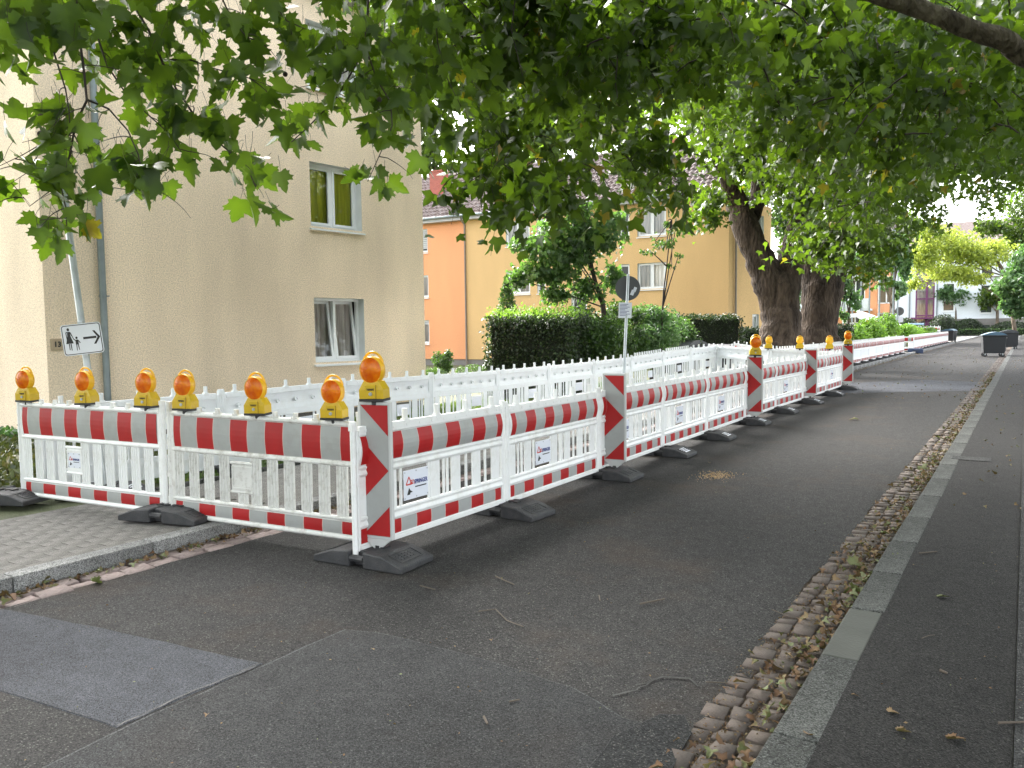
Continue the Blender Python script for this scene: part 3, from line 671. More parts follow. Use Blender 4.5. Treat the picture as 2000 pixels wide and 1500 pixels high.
# beige apartment house, nearest on the left --------------------------------------
BP = (-12.351, 11.654, 0.0); BA = math.atan2(0.99337, 0.11499)
bh = thing('apartment_house', 'beige roughcast apartment house behind the barriers at the left of the photo', 'house', BP, BA)
s0, s1, ZT = -5.08, 3.20, 8.55
wl = [(0.04, 1.36, 1.06, 2.40), (0.02, 1.36, 3.86, 5.16), (0.02, 1.36, 6.68, 7.98)]
mb = MB(); facade(mb, s0, s1, 0.05, ZT, wl, I_, .21)
# end wall towards the camera, other two walls
E1 = lambda s, y, z: (s0 + y, 11 - s, z)         # s runs from back to front corner
facade(mb, 0, 11, 0.05, ZT, [(2.2, 3.4, 1.06, 2.4), (2.2, 3.4, 3.86, 5.16), (6.6, 7.8, 3.86, 5.16)], E1)
E2 = lambda s, y, z: (s1 - y, s, z)
facade(mb, 0, 11, 0.05, ZT, [], E2); facade(mb, 0, 8.28, 0.05, ZT, [], lambda s, y, z: (s1 - s, 11 - y, z))
ob('wall', mb.mesh('wall', ['beige', 'reveal']), bh)
mb = MB(); mb.box((s0 + .05, .05, -.5), (s1 - .05, 10.95, 0.06)); ob('plinth', mb.mesh('plinth', ['plinth']), bh)
window(bh, I_, *wl[0], rev=.21, curtain='curtain_grey', tilt=0.13, label='ground floor window with both sashes tilted open')
window(bh, I_, *wl[1], rev=.21, curtain='curtain_lime', label='first floor window with lime green curtains')
window(bh, I_, *wl[2], rev=.21, curtain='curtain_grey', label='top floor window behind the leaves')
for q in ((2.2, 3.4, 1.06, 2.4), (2.2, 3.4, 3.86, 5.16), (6.6, 7.8, 3.86, 5.16)): window(bh, E1, *q, curtain='curtain_white')
mb = MB(); mb.box((s0 - .45, -.45, ZT), (s1 + .45, 11.45, ZT + .06)); mb.box((s0 - .5, -.5, ZT + .06), (s1 + .5, 11.5, ZT + .30)); ob('eave', mb.mesh('eave', ['eave']), bh)
mb = MB(); V = [(s0 - .5, -.5, ZT + .3), (s1 + .5, -.5, ZT + .3), (s1 + .5, 11.5, ZT + .3), (s0 - .5, 11.5, ZT + .3), (s0 + 3, 5.5, ZT + 3.4), (s1 - 3, 5.5, ZT + 3.4)]
mb.add(V, [(0, 1, 5, 4), (1, 2, 5), (2, 3, 4, 5), (3, 0, 4)]); ob('roof', mb.mesh('roof', ['tile']), bh)
pipe = MB(); pipe.tube([(-4.22, -0.09, -0.3), (-4.22, -0.09, ZT)], 0.055, 14); dp = ob('downpipe', pipe.mesh('downpipe', ['zinc'], smooth=True), bh)
for z in (0.4, 2.32, 5.0, 7.6):
    m = MB(); m.tube([(-4.22, -.09, z - .02), (-4.22, -.09, z + .02)], 0.062, 14); m.box((-4.15, -.1, z - .01), (-4.12, -.08, z + .01)); ob('bracket', m.mesh('bracket', ['zinc'], smooth=True), dp)
MT['number_tile'] = plain('number_tile', (0.42, 0.33, 0.22), 0.6)
# house number plate: two small framed tiles, 13 on the first
for i, (a, b) in enumerate(((-5.02, -4.83), (-4.815, -4.63))):
    m = MB(); m.box((a, -0.018, 1.445), (b, 0, 1.635)); frame_ring(m, I_, a + .02, b - .02, 1.465, 1.615, 0.008, -0.024, -0.018, 0)
    pl = ob('number_plate', m.mesh('number_plate', ['number_tile']), bh)
    if i == 0:
        pl['label'] = 'house number plate reading 13'
        ob('number', text_mesh('13', 0.115, 'black', 0.004), pl, ((a + b) / 2, -0.027, 1.54), (R(90), 0, 0))

# ------------------------------------------------------------------ tiles for the roofs
def tiled(name, root, P0, U, Vv, LU, LV, keep, tw=0.27, th=0.36, mat='tile'):
    """rows of pantiles on the plane P0 + u U + v V, keep(u, v) trims hips"""
    P0 = np.array(P0, float); U = np.array(U, float); Vv = np.array(Vv, float); N = np.cross(U, Vv); N = N / np.linalg.norm(N)
    mb = MB(); prof = [(0, 0.0), (0.25, 0.055), (0.5, 0.03), (0.75, -0.01), (1.0, 0.0)]
    for j in range(int(LV / th) + 1):
        for i in range(int(LU / tw) + 1):
            u, v = i * tw, j * th
            if not keep(u + tw / 2, v + th / 2): continue
            h = random.uniform(-.006, .01); V = []
            for vv, lift in ((v - 0.03, 0.045), (v + th + .02, 0.0)):
                for a, b in prof: V.append(P0 + U * (u + a * tw) + Vv * vv + N * (b + lift + h))
            V += [V[k] - N * 0.04 for k in range(5)]
            mb.add(V, [(k, k + 1, k + 6, k + 5) for k in range(4)] + [(k, k + 10, k + 11, k + 1) for k in range(4)])
    me = bpy.data.meshes.new(name); me.from_pydata(mb.v, [], mb.f); me.materials.append(MT[mat]); o = ob(name, me, root); o['kind'] = 'stuff'; return o

# orange and ochre terrace ---------------------------------------------------------
YC = np.array([-12.06, 38.0, 0.0]); YA = R(2.5)
yh = thing('terraced_house', 'long ochre and orange rendered house with tiled hip roof behind the hedges', 'house', tuple(YC), YA)
def yw(px0, px1, py0, py1, yref=None):
    """rectangle seen in the photo -> local s, z on the front wall"""
    r = []
    nrm = np.array([math.sin(YA), -math.cos(YA), 0]); dv = np.array([math.cos(YA), math.sin(YA), 0])
    for px, py in ((px0, py0), (px1, py1)):
        d = ray(px, py); t = ((YC - O) @ nrm) / (d @ nrm); q = O + d * t; r.append(((q - YC) @ dv, q[2]))
    return (r[0][0], r[1][0], r[1][1], r[0][1])
holes = []; spec = []
def W(a, b, c, d, **k): holes.append((a, b, c, d)); spec.append(((a, b, c, d), k))
UP, MI, LO = (6.32, 7.68), (3.68, 4.98), (0.95, 2.34)
for rowz, k in ((UP, 0), (MI, 1), (LO, 2)):
    W(-12.35, -10.85, *rowz, sashes=2, curtain='curtain_white' if k != 1 else 'curtain_grey', shutter=(0.0, 0.0, 0.5)[k])
    W(-4.62, -3.12, *rowz, sashes=2, curtain='curtain_white', shutter=(0.0, 0.0, 0)[k])
    W(-5.62, -5.05, *rowz, sashes=1)
    W(-19.2, -17.7, *rowz, sashes=2, curtain='curtain_grey' if k else None, shutter=(1.2, 0, 0.3)[k])
    W(-10.4, -9.9, *rowz, sashes=1)
W(-8.35, -7.45, 5.15, 6.35, sashes=1); W(-8.35, -7.45, 2.35, 3.6, sashes=1)
mb = MB(); OX = -15.05
facade(mb, OX, 0, 0.04, 7.95, [h for h in holes if h[0] > OX], I_, reveal=0.14, mi=0, mr=1)
facade(mb, -26, OX, 0.04, 7.95, [h for h in holes if h[1] < OX], I_, reveal=0.14, mi=2, mr=1)
RA = R(83.6) - YA
def RF(s, y, z): return (s * math.cos(RA) - y * math.sin(RA), s * math.sin(RA) + y * math.cos(RA), z)
rh = [(3.3, 4.3, 6.2, 7.4), (2.9, 3.75, 1.0, 2.35)]
facade(mb, 0, 5.3, 0.04, 7.95, rh, RF, reveal=0.14); 
facade(mb, 0, 26, 0.04, 7.95, [], lambda s, y, z: (0.4 - s, 6.2, z), reveal=0.1)
facade(mb, 0, 6.2, 0.04, 7.95, [], lambda s, y, z: (-26, 6.2 - s, z))
ob('wall', mb.mesh('wall', ['ochre', 'reveal', 'orange']), yh)
mb = MB(); mb.box((-25.9, 0.06, -.6), (-0.1, 6.1, .05)); ob('plinth', mb.mesh('plinth', ['plinth']), yh)
for h, k in spec: window(yh, I_, *h, rev=0.14, **k)
window(yh, RF, *rh[0], rev=0.14, sashes=1, curtain='curtain_white'); window(yh, RF, *rh[1], rev=0.14, sashes=1, curtain='curtain_white')
# eaves, gutters, roof
mb = MB(); mb.box((-26.4, -.42, 7.95), (0.25, 6.6, 8.10)); mb.box((-26.4, -.44, 8.02), (0.27, -.40, 8.20)); ob('eave', mb.mesh('eave', ['eave']), yh)
mb = MB()
for T, L_ in ((I_, 26.4),):
    mb.tube([(-26.4, -.52, 8.17), (0.3, -.52, 8.17)], 0.075, 8)
mb.tube([(0.35, -.5, 8.17), (1.0, 6.6, 8.17)], 0.075, 8); ob('rain_gutter', mb.mesh('rain_gutter', ['zinc'], smooth=True), yh)
for sx in (OX + 0.02,):
    m = MB(); m.tube([(sx, -.5, 8.12), (sx, -.42, 7.95), (sx, -.08, 7.7), (sx, -.08, -.4)], 0.055, 10); ob('downpipe', m.mesh('downpipe', ['zinc_brown'], smooth=True), yh)
m = MB(); m.tube([RF(0.62, -.1, 8.1), RF(0.62, -.1, -.3)], 0.055, 10); ob('downpipe', m.mesh('downpipe', ['zinc_brown'], smooth=True), yh)
RZ, RD = 11.25, 3.1
sl_ = math.hypot(RD + .5, RZ - 8.15); vf = np.array([0, (RD + .5) / sl_, (RZ - 8.15) / sl_])
hipx = 3.7
tiled('roof_tiles', yh, (-26.5, -.5, 8.17), (1, 0, 0), vf, 26.9, sl_, lambda u, v: u < 26.9 - hipx * v / sl_)
vh = np.array([-hipx, 0, RZ - 8.15]); lh = np.linalg.norm(vh)
tiled('roof_tiles', yh, (0.4, -.5, 8.17), (0, 1, 0), vh / lh, 7.2, lh, lambda u, v: 3.6 * v / lh < u < 7.2 - 3.6 * v / lh)
mb = MB(); mb.add([(-26.5, -.5, 8.13), (0.4, -.5, 8.13), (0.4, 6.7, 8.13), (-26.5, 6.7, 8.13), (-26.5, RD, RZ - .03), (0.4 - hipx, RD, RZ - .03)], [(0, 1, 5, 4), (1, 2, 5), (2, 3, 4, 5), (3, 0, 4)]); rf = ob('roof', mb.mesh('roof', ['tile']), yh)
mb = MB(); mb.tube([(-26.5, RD, RZ + .03), (0.4 - hipx, RD, RZ + .03), (0.4, -.5, 8.22)], 0.10, 8); ob('ridge_tiles', mb.mesh('ridge_tiles', ['tile'], smooth=True), rf)
for (cx, cy, w_, d_, zt) in ((-18.0, 1.7, 0.95, 0.6, 11.25), (-3.9, 3.2, 0.5, 0.45, 11.75)):
    m = MB(); m.box((cx - w_ / 2, cy - d_ / 2, 9.4), (cx + w_ / 2, cy + d_ / 2, zt)); m.box((cx - w_ / 2 - .04, cy - d_ / 2 - .04, zt), (cx + w_ / 2 + .04, cy + d_ / 2 + .04, zt + .07)); ob('chimney', m.mesh('chimney', ['brick']), rf)
m = MB(); p = np.array([-26.5 + 13.4, -.5, 8.17]) + vf * 3.2; m.add([p + np.array([-.35, 0, .12]), p + np.array([.35, 0, .12]), p + np.array([.35, .35, .5]), p + np.array([-.35, .35, .5]), p + np.array([-.35, 0, 0]), p + np.array([.35, 0, 0])], [(0, 1, 2, 3), (4, 5, 1, 0)]); ob('skylight', m.mesh('skylight', ['shutter']), rf)

# ------------------------------------------------------------------ far end: white building with purple stairwell
WY = 151.0
fb = thing('apartment_block', 'white apartment block with purple glazed stairwell at the end of the street', 'apartment block', (0, WY, 0))
def fx(px, py=600): q = ony(px, py, WY); return q[0], q[2]
def rect(px0, py0, px1, py1): a = fx(px0, py0); b = fx(px1, py1); return (a[0], b[0], b[1], a[1])
xL = fx(1772)[0]; xR = 30.0
wins = []
wpx = [(1842, 588, 1863, 607), (1915, 592, 1937, 611)]
base_w = [rect(*q) for q in wpx]
for a, b, c, d in base_w:
    for k in range(4): wins.append((a, b, c + 2.85 * k, d + 2.85 * k))
for k in range(4): wins.append((8, 10.0, 3.6 + 2.85 * k, 5.1 + 2.85 * k)); wins.append((-33.8, -32.2, 3.9 + 2.85 * k, 5.3 + 2.85 * k))
stair = rect(1791, 452, 1824, 646)
stz0 = 0.5
bz = fx(1860, 623)[1]
xL = -37.0
mb = MB(); facade(mb, xL, stair[0], bz, 14.5, [w_ for w_ in wins if w_[1] < stair[0]], I_, 0.15); facade(mb, stair[1], xR, bz, 14.5, [w_ for w_ in wins if w_[0] > stair[1]], I_, 0.15)
mb.box((xL, 0.01, 14.0), (xR, 10, 14.6)); ob('wall', mb.mesh('wall', ['whitewall', 'reveal']), fb)
mb = MB(); bwin = [rect(1851, 626, 1860, 633), rect(1917, 635, 1933, 642)]
facade(mb, xL, stair[0], 0, bz, [], lambda s, y, z: (s, y + .08, z), 0.1); facade(mb, stair[1], xR, 0, bz, [(a, b, min(c, bz - .6), min(d, bz - .15)) for a, b, c, d in bwin], lambda s, y, z: (s, y + .08, z), 0.1)
ob('plinth', mb.mesh('plinth', ['plinth', 'plinth']), fb)
for a, b, c, d in bwin:
    m = MB(); m.box((a, .15, min(c, bz - .6)), (b, .2, min(d, bz - .15))); ob('basement_window', m.mesh('basement_window', ['glass_dark']), fb)
for q in wins:
    m = MB(); frame_ring(m, I_, q[0], q[1], q[2], q[3], 0.08, 0.08, 0.15); wo = ob('window', m.mesh('window', ['trim']), fb)
    m = MB(); m.box((q[0] + .08, .13, q[2] + .08), (q[1] - .08, .15, q[3] - .08)); ob('pane', m.mesh('pane', ['glass_dark']), wo)
    m = MB(); m.box((q[0] - .15, -.12, q[2] - .15), (q[1] + .15, .08, q[2] - .02)); ob('sill', m.mesh('sill', ['trim']), wo)
m = MB(); m.box((xL, -0.6, 14.6), (xR, 10.6, 15.0)); ob('eave', m.mesh('eave', ['eave']), fb)
m = MB(); m.add([(xL, -.6, 15), (xR, -.6, 15), (xR, 10.6, 15), (xL, 10.6, 15), (xL, 5, 19), (xR, 5, 19)], [(0, 1, 5, 4), (2, 3, 4, 5), (1, 2, 5), (3, 0, 4)]); ob('roof', m.mesh('roof', ['tile']), fb)
# stairwell: purple bars over glass
a, b, c, d = stair; cm = (a + b) / 2 + 0.25
m = MB(); m.box((a, .6, 0), (b, .7, 14)); ob('stairwell_back', m.mesh('stairwell_back', ['curtain_grey']), fb)
st = MB(); frame_ring(st, I_, a, b, 0.3, 14, 0.22, 0.0, 0.15); st.box((cm - .16, -.02, .5), (cm + .16, .14, 13.8))
zz = [fx(1805, y)[1] for y in (606, 590, 562, 547)]
for z in (0.5, 2.7, 3.2, 6.0, 9.0, 12.0): st.box((a + .22, -.01, z), (b - .22, .13, z + .22))
so_ = ob('stairwell_frame', st.mesh('stairwell_frame', ['purple']), fb)
m = MB(); m.box((a + .2, .1, .5), (b - .2, .12, 13.9)); ob('pane', m.mesh('pane', ['pane']), so_)
m = MB(); m.box((a - 1.0, -1.3, 2.75), (b + .2, 0, 3.0)); ob('canopy', m.mesh('canopy', ['purple']), fb)
m = MB(); m.box((cm + .2, -.04, .3), (b - .25, .02, 2.6)); dr = ob('door', m.mesh('door', ['purple']), fb); m = MB(); m.box((cm + .5, -.07, .9), (b - .5, -.03, 2.4)); ob('pane', m.mesh('pane', ['glass_dark']), dr)
for sx in (a - .9, b + .35):
    m = MB(); m.tube([(sx, -.1, 0), (sx, -.1, 14.5)], 0.10, 8); ob('downpipe', m.mesh('downpipe', ['zinc'], smooth=True), fb)

# orange house with balconies, mid distance left of the street, seen right of the plane trunks
OY = 76.0
oh = thing('balcony_house', 'orange house with white balconies and tall posts right of the plane trunks', 'house', (0, OY, 0))
def gx(px, py): q = ony(px, py, OY); return q[0], q[2]
x0, x1 = gx(1628, 600)[0], gx(1714, 600)[0]
m = MB(); hol = [(x0 + 1.0, x0 + 2.6, .6, 2.8), (x0 + 3.6, x0 + 5.0, .6, 2.8), (x0 + 1.0, x0 + 2.6, 3.6, 5.8), (x0 + 3.6, x0 + 5.0, 3.6, 5.8), (x0 + 1.0, x0 + 2.6, 6.5, 8.6), (x0 + 3.6, x0 + 5.0, 6.5, 8.6)]
facade(m, x0, x1, -.2, 9.2, hol, I_, .2); facade(m, 0, 9, -.2, 9.2, [], lambda s, y, z: (x1 - y, s, z)); facade(m, 0, 9, -.2, 9.2, [], lambda s, y, z: (x0 + y, 9 - s, z)); facade(m, 0, x1 - x0, -.2, 9.2, [], lambda s, y, z: (x1 - s, 9 - y, z)); ob('wall', m.mesh('wall', ['orange', 'reveal']), oh)
for q in hol:
    m = MB(); frame_ring(m, I_, q[0], q[1], q[2], q[3], .09, .1, .18); m.box(((q[0] + q[1]) / 2 - .05, .1, q[2]), ((q[0] + q[1]) / 2 + .05, .18, q[3])); wo = ob('window', m.mesh('window', ['trim']), oh)
    m = MB(); m.box((q[0] + .09, .16, q[2] + .09), (q[1] - .09, .18, q[3] - .09)); ob('pane', m.mesh('pane', ['glass_dark']), wo)
for z in (3.0, 5.9):
    m = MB(); m.box((x0 + .5, -1.6, z), (x1 - .4, 0, z + .18)); m.box((x0 + .5, -1.64, z + .18), (x1 - .4, -1.58, z + 1.05)); ob('balcony', m.mesh('balcony', ['whitewall']), oh)
for k in range(5):
    xx = x0 + .5 + k * (x1 - x0 - .9) / 4; m = MB(); m.tube([(xx, -1.7, -.3), (xx, -1.7, 9)], 0.07, 6); ob('post', m.mesh('post', ['zinc']), oh)
m = MB(); m.box((x0 - .5, -1.9, 9.2), (x1 + .5, 9.5, 9.5)); ob('eave', m.mesh('eave', ['eave']), oh)
m = MB(); m.add([(x0 - .5, -1.9, 9.5), (x1 + .5, -1.9, 9.5), (x1 + .5, 9.5, 9.5), (x0 - .5, 9.5, 9.5), (x0 - .5, 4, 12.5), (x1 + .5, 4, 12.5)], [(0, 1, 5, 4), (2, 3, 4, 5), (1, 2, 5), (3, 0, 4)]); ob('roof', m.mesh('roof', ['tile']), oh)
# white garden canopies in front of it
def garden_canopy(px, py, d, w_, dd, rise, label, style):
    q = at(px, py, d); t = thing('garden_canopy', label, 'canopy', (q[0], q[1], -0.2))
    zt = q[2] + 0.2; m = MB(); k = 10; V = []
    for i in range(k + 1):
        a_ = -w_ / 2 + w_ * i / k
        z = zt - rise * (abs(2 * i / k - 1) ** 2) if style == 0 else zt - rise * i / k
        V += [(a_, -dd / 2, z), (a_, dd / 2, z)]
    m.add(V, [(2 * i, 2 * i + 2, 2 * i + 3, 2 * i + 1) for i in range(k)])
    V = []
    for i in range(k + 1):
        a_ = -w_ / 2 + w_ * i / k; z = zt - rise * (abs(2 * i / k - 1) ** 2) if style == 0 else zt - rise * i / k
        V += [(a_, -dd / 2 - .01, z), (a_, -dd / 2 - .01, z - .28 - (.06 if i % 2 else 0))]
    m.add(V, [(2 * i, 2 * i + 1, 2 * i + 3, 2 * i + 2) for i in range(k)]); ob('cover', m.mesh('cover', ['sign_white'], smooth=True), t)
    for a_ in (-w_ / 2 + .05, w_ / 2 - .05):
        for b_ in (-dd / 2 + .05, dd / 2 - .05):
            m = MB(); m.tube([(a_, b_, 0), (a_, b_, zt - rise)], 0.03, 6); ob('leg', m.mesh('leg', ['steel']), t)
    m = MB(); m.box((-w_ / 2 + .1, dd / 2 - .08, 0.1), (w_ / 2 - .1, dd / 2 - .04, zt - rise - .2)); ob('side_panel', m.mesh('side_panel', ['sign_white']), t)
garden_canopy(1672, 612, 62, 1.7, 1.6, 0.5, 'white scalloped garden canopy just right of the plane trunks', 0)
garden_canopy(1722, 606, 64, 3.4, 2.0, 1.3, 'white sloping awning beside the orange balcony house', 1)

# slender lamp posts and drying posts between the gardens
for i, (px, d, top, lab) in enumerate(((1716, 58, 430, 'grey post left of the sloping white awning'), (1743, 60, 450, 'tall dark post with the street lamp head behind the light shrubs'), (1752, 66, 480, 'second dark post close behind the tall lamp post'), (1738, 72, 500, 'thin distant post half hidden by the round grey sign'))):
    q = at(px, 655, d); zt = at(px, top, d)[2]
    t = thing('street_post', lab, 'post', (q[0], q[1], -0.1)); m = MB(); m.tube([(0, 0, 0), (0, 0, zt)], [.07, .05], 8); ob('pole', m.mesh('pole', ['zinc'], smooth=True), t)
    m = MB(); m.box((-.1, -.35, zt - .06), (.1, .15, zt + .08)); ob('cap', m.mesh('cap', ['zinc'], bevel=.02), t)
# ------------------------------------------------------------------ barrier panels
WP = 2.0
def band_mesh(name, x0, x1, z0, z1, bulge, first_red, stripe, yfront, th=0.0015):
    """alternating red and white reflective foil on a slightly bulged face; thin pale line at every joint"""
    mb = MB(); nz = 6; cuts = [x0]; x = x0 + stripe * 0.45
    while x < x1 - 1e-4: cuts.append(x); x += stripe
    cuts.append(x1); red = first_red
    def yy(t): return yfront - bulge * math.sin(math.pi * t)
    for a, b in zip(cuts, cuts[1:]):
        segs = [(a, b - (0.005 if b < x1 else 0), 1 if red else 0), (b - 0.005, b, 2)] if b < x1 else [(a, b, 1 if red else 0)]
        for p, q, mi in segs:
            V = []
            for k in range(nz + 1):
                t = k / nz; V += [(p, yy(t), z0 + (z1 - z0) * t), (q, yy(t), z0 + (z1 - z0) * t)]
            mb.add(V, [(2 * k, 2 * k + 1, 2 * k + 3, 2 * k + 2) for k in range(nz)], mi)
        red = not red
    return mb.mesh(name, ['refl_white', 'refl_red', 'refl_line'], smooth=False)
def sign_plate(parent, x, z, w_, h, y, hole_frame=False):
    m = MB(); m.box((x - w_ / 2, y - .004, z - h / 2), (x + w_ / 2, y, z + h / 2)); p = ob('sign_plate', SM('sign_plate%g' % w_, lambda: MB().box((-w_ / 2, -.004, -h / 2), (w_ / 2, 0, h / 2)).mesh('sign_plate', ['sign_white'])), parent, (x, y, z))
    ob('lettering', SM('let%g' % w_, lambda: text_mesh('SPRINGER', w_ * 0.155, 'print_blue', w_ * .004)), p, (w_ * .19, -.006, h * .06), (R(90), 0, 0), (.78, 1, 1))
    def logo():
        mm = MB()
        for (cx, cz, s) in ((-.30 * w_, .10 * h, .13 * w_), (-.20 * w_, .06 * h, .07 * w_), (-.13 * w_, .07 * h, .07 * w_)):
            for k in range(3):
                a = math.radians(90 + 120 * k); b = math.radians(210 + 120 * k)
                pa = (cx + s * math.cos(a), cz + s * math.sin(a)); pb = (cx + s * math.cos(b), cz + s * math.sin(b)); wv = s * .13
                dx, dz = pb[0] - pa[0], pb[1] - pa[1]; L_ = math.hypot(dx, dz); nx, nz_ = -dz / L_ * wv, dx / L_ * wv
                mm.add([(pa[0] - nx, 0, pa[1] - nz_), (pa[0] + nx, 0, pa[1] + nz_), (pb[0] + nx, 0, pb[1] + nz_), (pb[0] - nx, 0, pb[1] - nz_)], [(0, 1, 2, 3)], 0)
        mm.add([(-.38 * w_, 0, -.34 * h), (-.30 * w_, 0, -.10 * h), (-.24 * w_, 0, -.20 * h), (-.15 * w_, 0, -.26 * h), (-.25 * w_, 0, -.28 * h), (-.26 * w_, 0, -.34 * h)], [(0, 5, 4, 3, 2, 1)], 1)
        mm.add([(-.05 * w_, 0, -.09 * h), (.42 * w_, 0, -.09 * h), (.42 * w_, 0, -.13 * h), (-.05 * w_, 0, -.13 * h)], [(0, 1, 2, 3)], 1)
        return mm.mesh('emblem', ['print_red', 'black'])
    ob('emblem', SM('logo%g' % w_, logo), p, (0, -.0055, 0))
    def bolts():
        mm = MB()
        for sx in (-.46, 0, .46):
            for sz in (-.44, .44): mm.tube([(sx * w_, 0, sz * h), (sx * w_, -.004, sz * h)], .005, 6)
        return mm.mesh('bolts', ['steel'])
    ob('bolts', SM('bolts%g' % w_, bolts), p, (0, -.004, 0)); return p
SMC = {}
def SM(k, f):
    if k not in SMC: SMC[k] = f()
    return SMC[k]
# type A: round rails, groups of three ribs (front left)
def panel_A(label, plate, old, W_=1.98):
    t = thing('barrier_panel', label, 'barrier'); wm = 'white_plastic_old' if old else 'white_plastic'; k = 'o' if old else 'n'
    def fr():
        m = MB()
        for z, r in ((.018, .019), (.165, .018), (.585, .020), (.895, .022)): m.tube([(.06, 0, z), (W_ - .06, 0, z)], r, 10)
        m.box((.06, -.008, .035), (W_ - .06, .010, .150)); m.box((.06, -.006, .60), (W_ - .06, .014, .885))
        for x in (.06, W_ - .06): m.box((x - .02, -.012, .0), (x + .02, .012, .90))
        return m.mesh('frame', [wm], smooth=True)
    ob('frame', SM('Af' + k, fr), t)
    def post():
        m = MB(); m.tube([(0, 0, -.02), (0, 0, .985)], .023, 12); m.tube([(0, 0, .955), (0, 0, .99)], .027, 12)
        for z in (.12, .34, .62, .80): m.box((-.03, -.012, z), (-.018, .012, z + .05))
        return m.mesh('post', [wm], smooth=True)
    for x in (.022, W_ - .022): ob('post', SM('Ap' + k, post), t, (x, 0, 0))
    ob('reflective_band', SM('Ab', lambda: band_mesh('reflective_band', .085, W_ - .085, .612, .872, .012, True, .186, -.0075)), t)
    ob('lower_band', SM('Al', lambda: band_mesh('lower_band', .085, W_ - .085, .045, .142, .004, True, .186, -.0095)), t)
    def slat(h0, h1):
        m = MB(); m.box((-.05, -.002, h0), (.05, .006, h1))
        for x in (-.046, -.016, .016, .046): m.tube([(x, -.003, h0), (x, -.003, h1)], .0085, 6, cap=False)
        return m.mesh('slat', [wm], smooth=True)
    xs = [.125 + i * .172 for i in range(11)]
    for i, x in enumerate(xs):
        if i in (4,):
            ob('slat', SM('As1' + k, lambda: slat(.183, .27)), t, (x + .03, 0, 0)); continue
        ob('slat', SM('As' + k, lambda: slat(.183, .57)), t, (x, 0, 0))
    def pl():
        m = MB(); m.tube([(-.12, 0, .275), (.12, 0, .275)], .012, 8); m.tube([(-.12, 0, .515), (.12, 0, .515)], .014, 8)
        m.box((-.11, -.004, .28), (.11, .006, .51)); frame_ring(m, I_, -.105, .105, .30, .49, .012, -.012, -.004); return m.mesh('plate_holder', [wm], smooth=False)
    ob('plate_holder', SM('Apl' + k, pl), t, (xs[4] + .02, 0, 0))
    if plate: sign_plate(t, xs[4] + .02, .395, .17, .14, -.006)
    def pin():
        m = MB(); m.tube([(0, 0, .90), (0, 0, .955)], .021, 10); m.box((-.03, -.02, .908), (.03, .02, .922)); return m.mesh('pin', [wm], smooth=True)
    for i in range(9): ob('pin', SM('Apin' + k, pin), t, (.17 + i * .205, 0, 0))
    return t
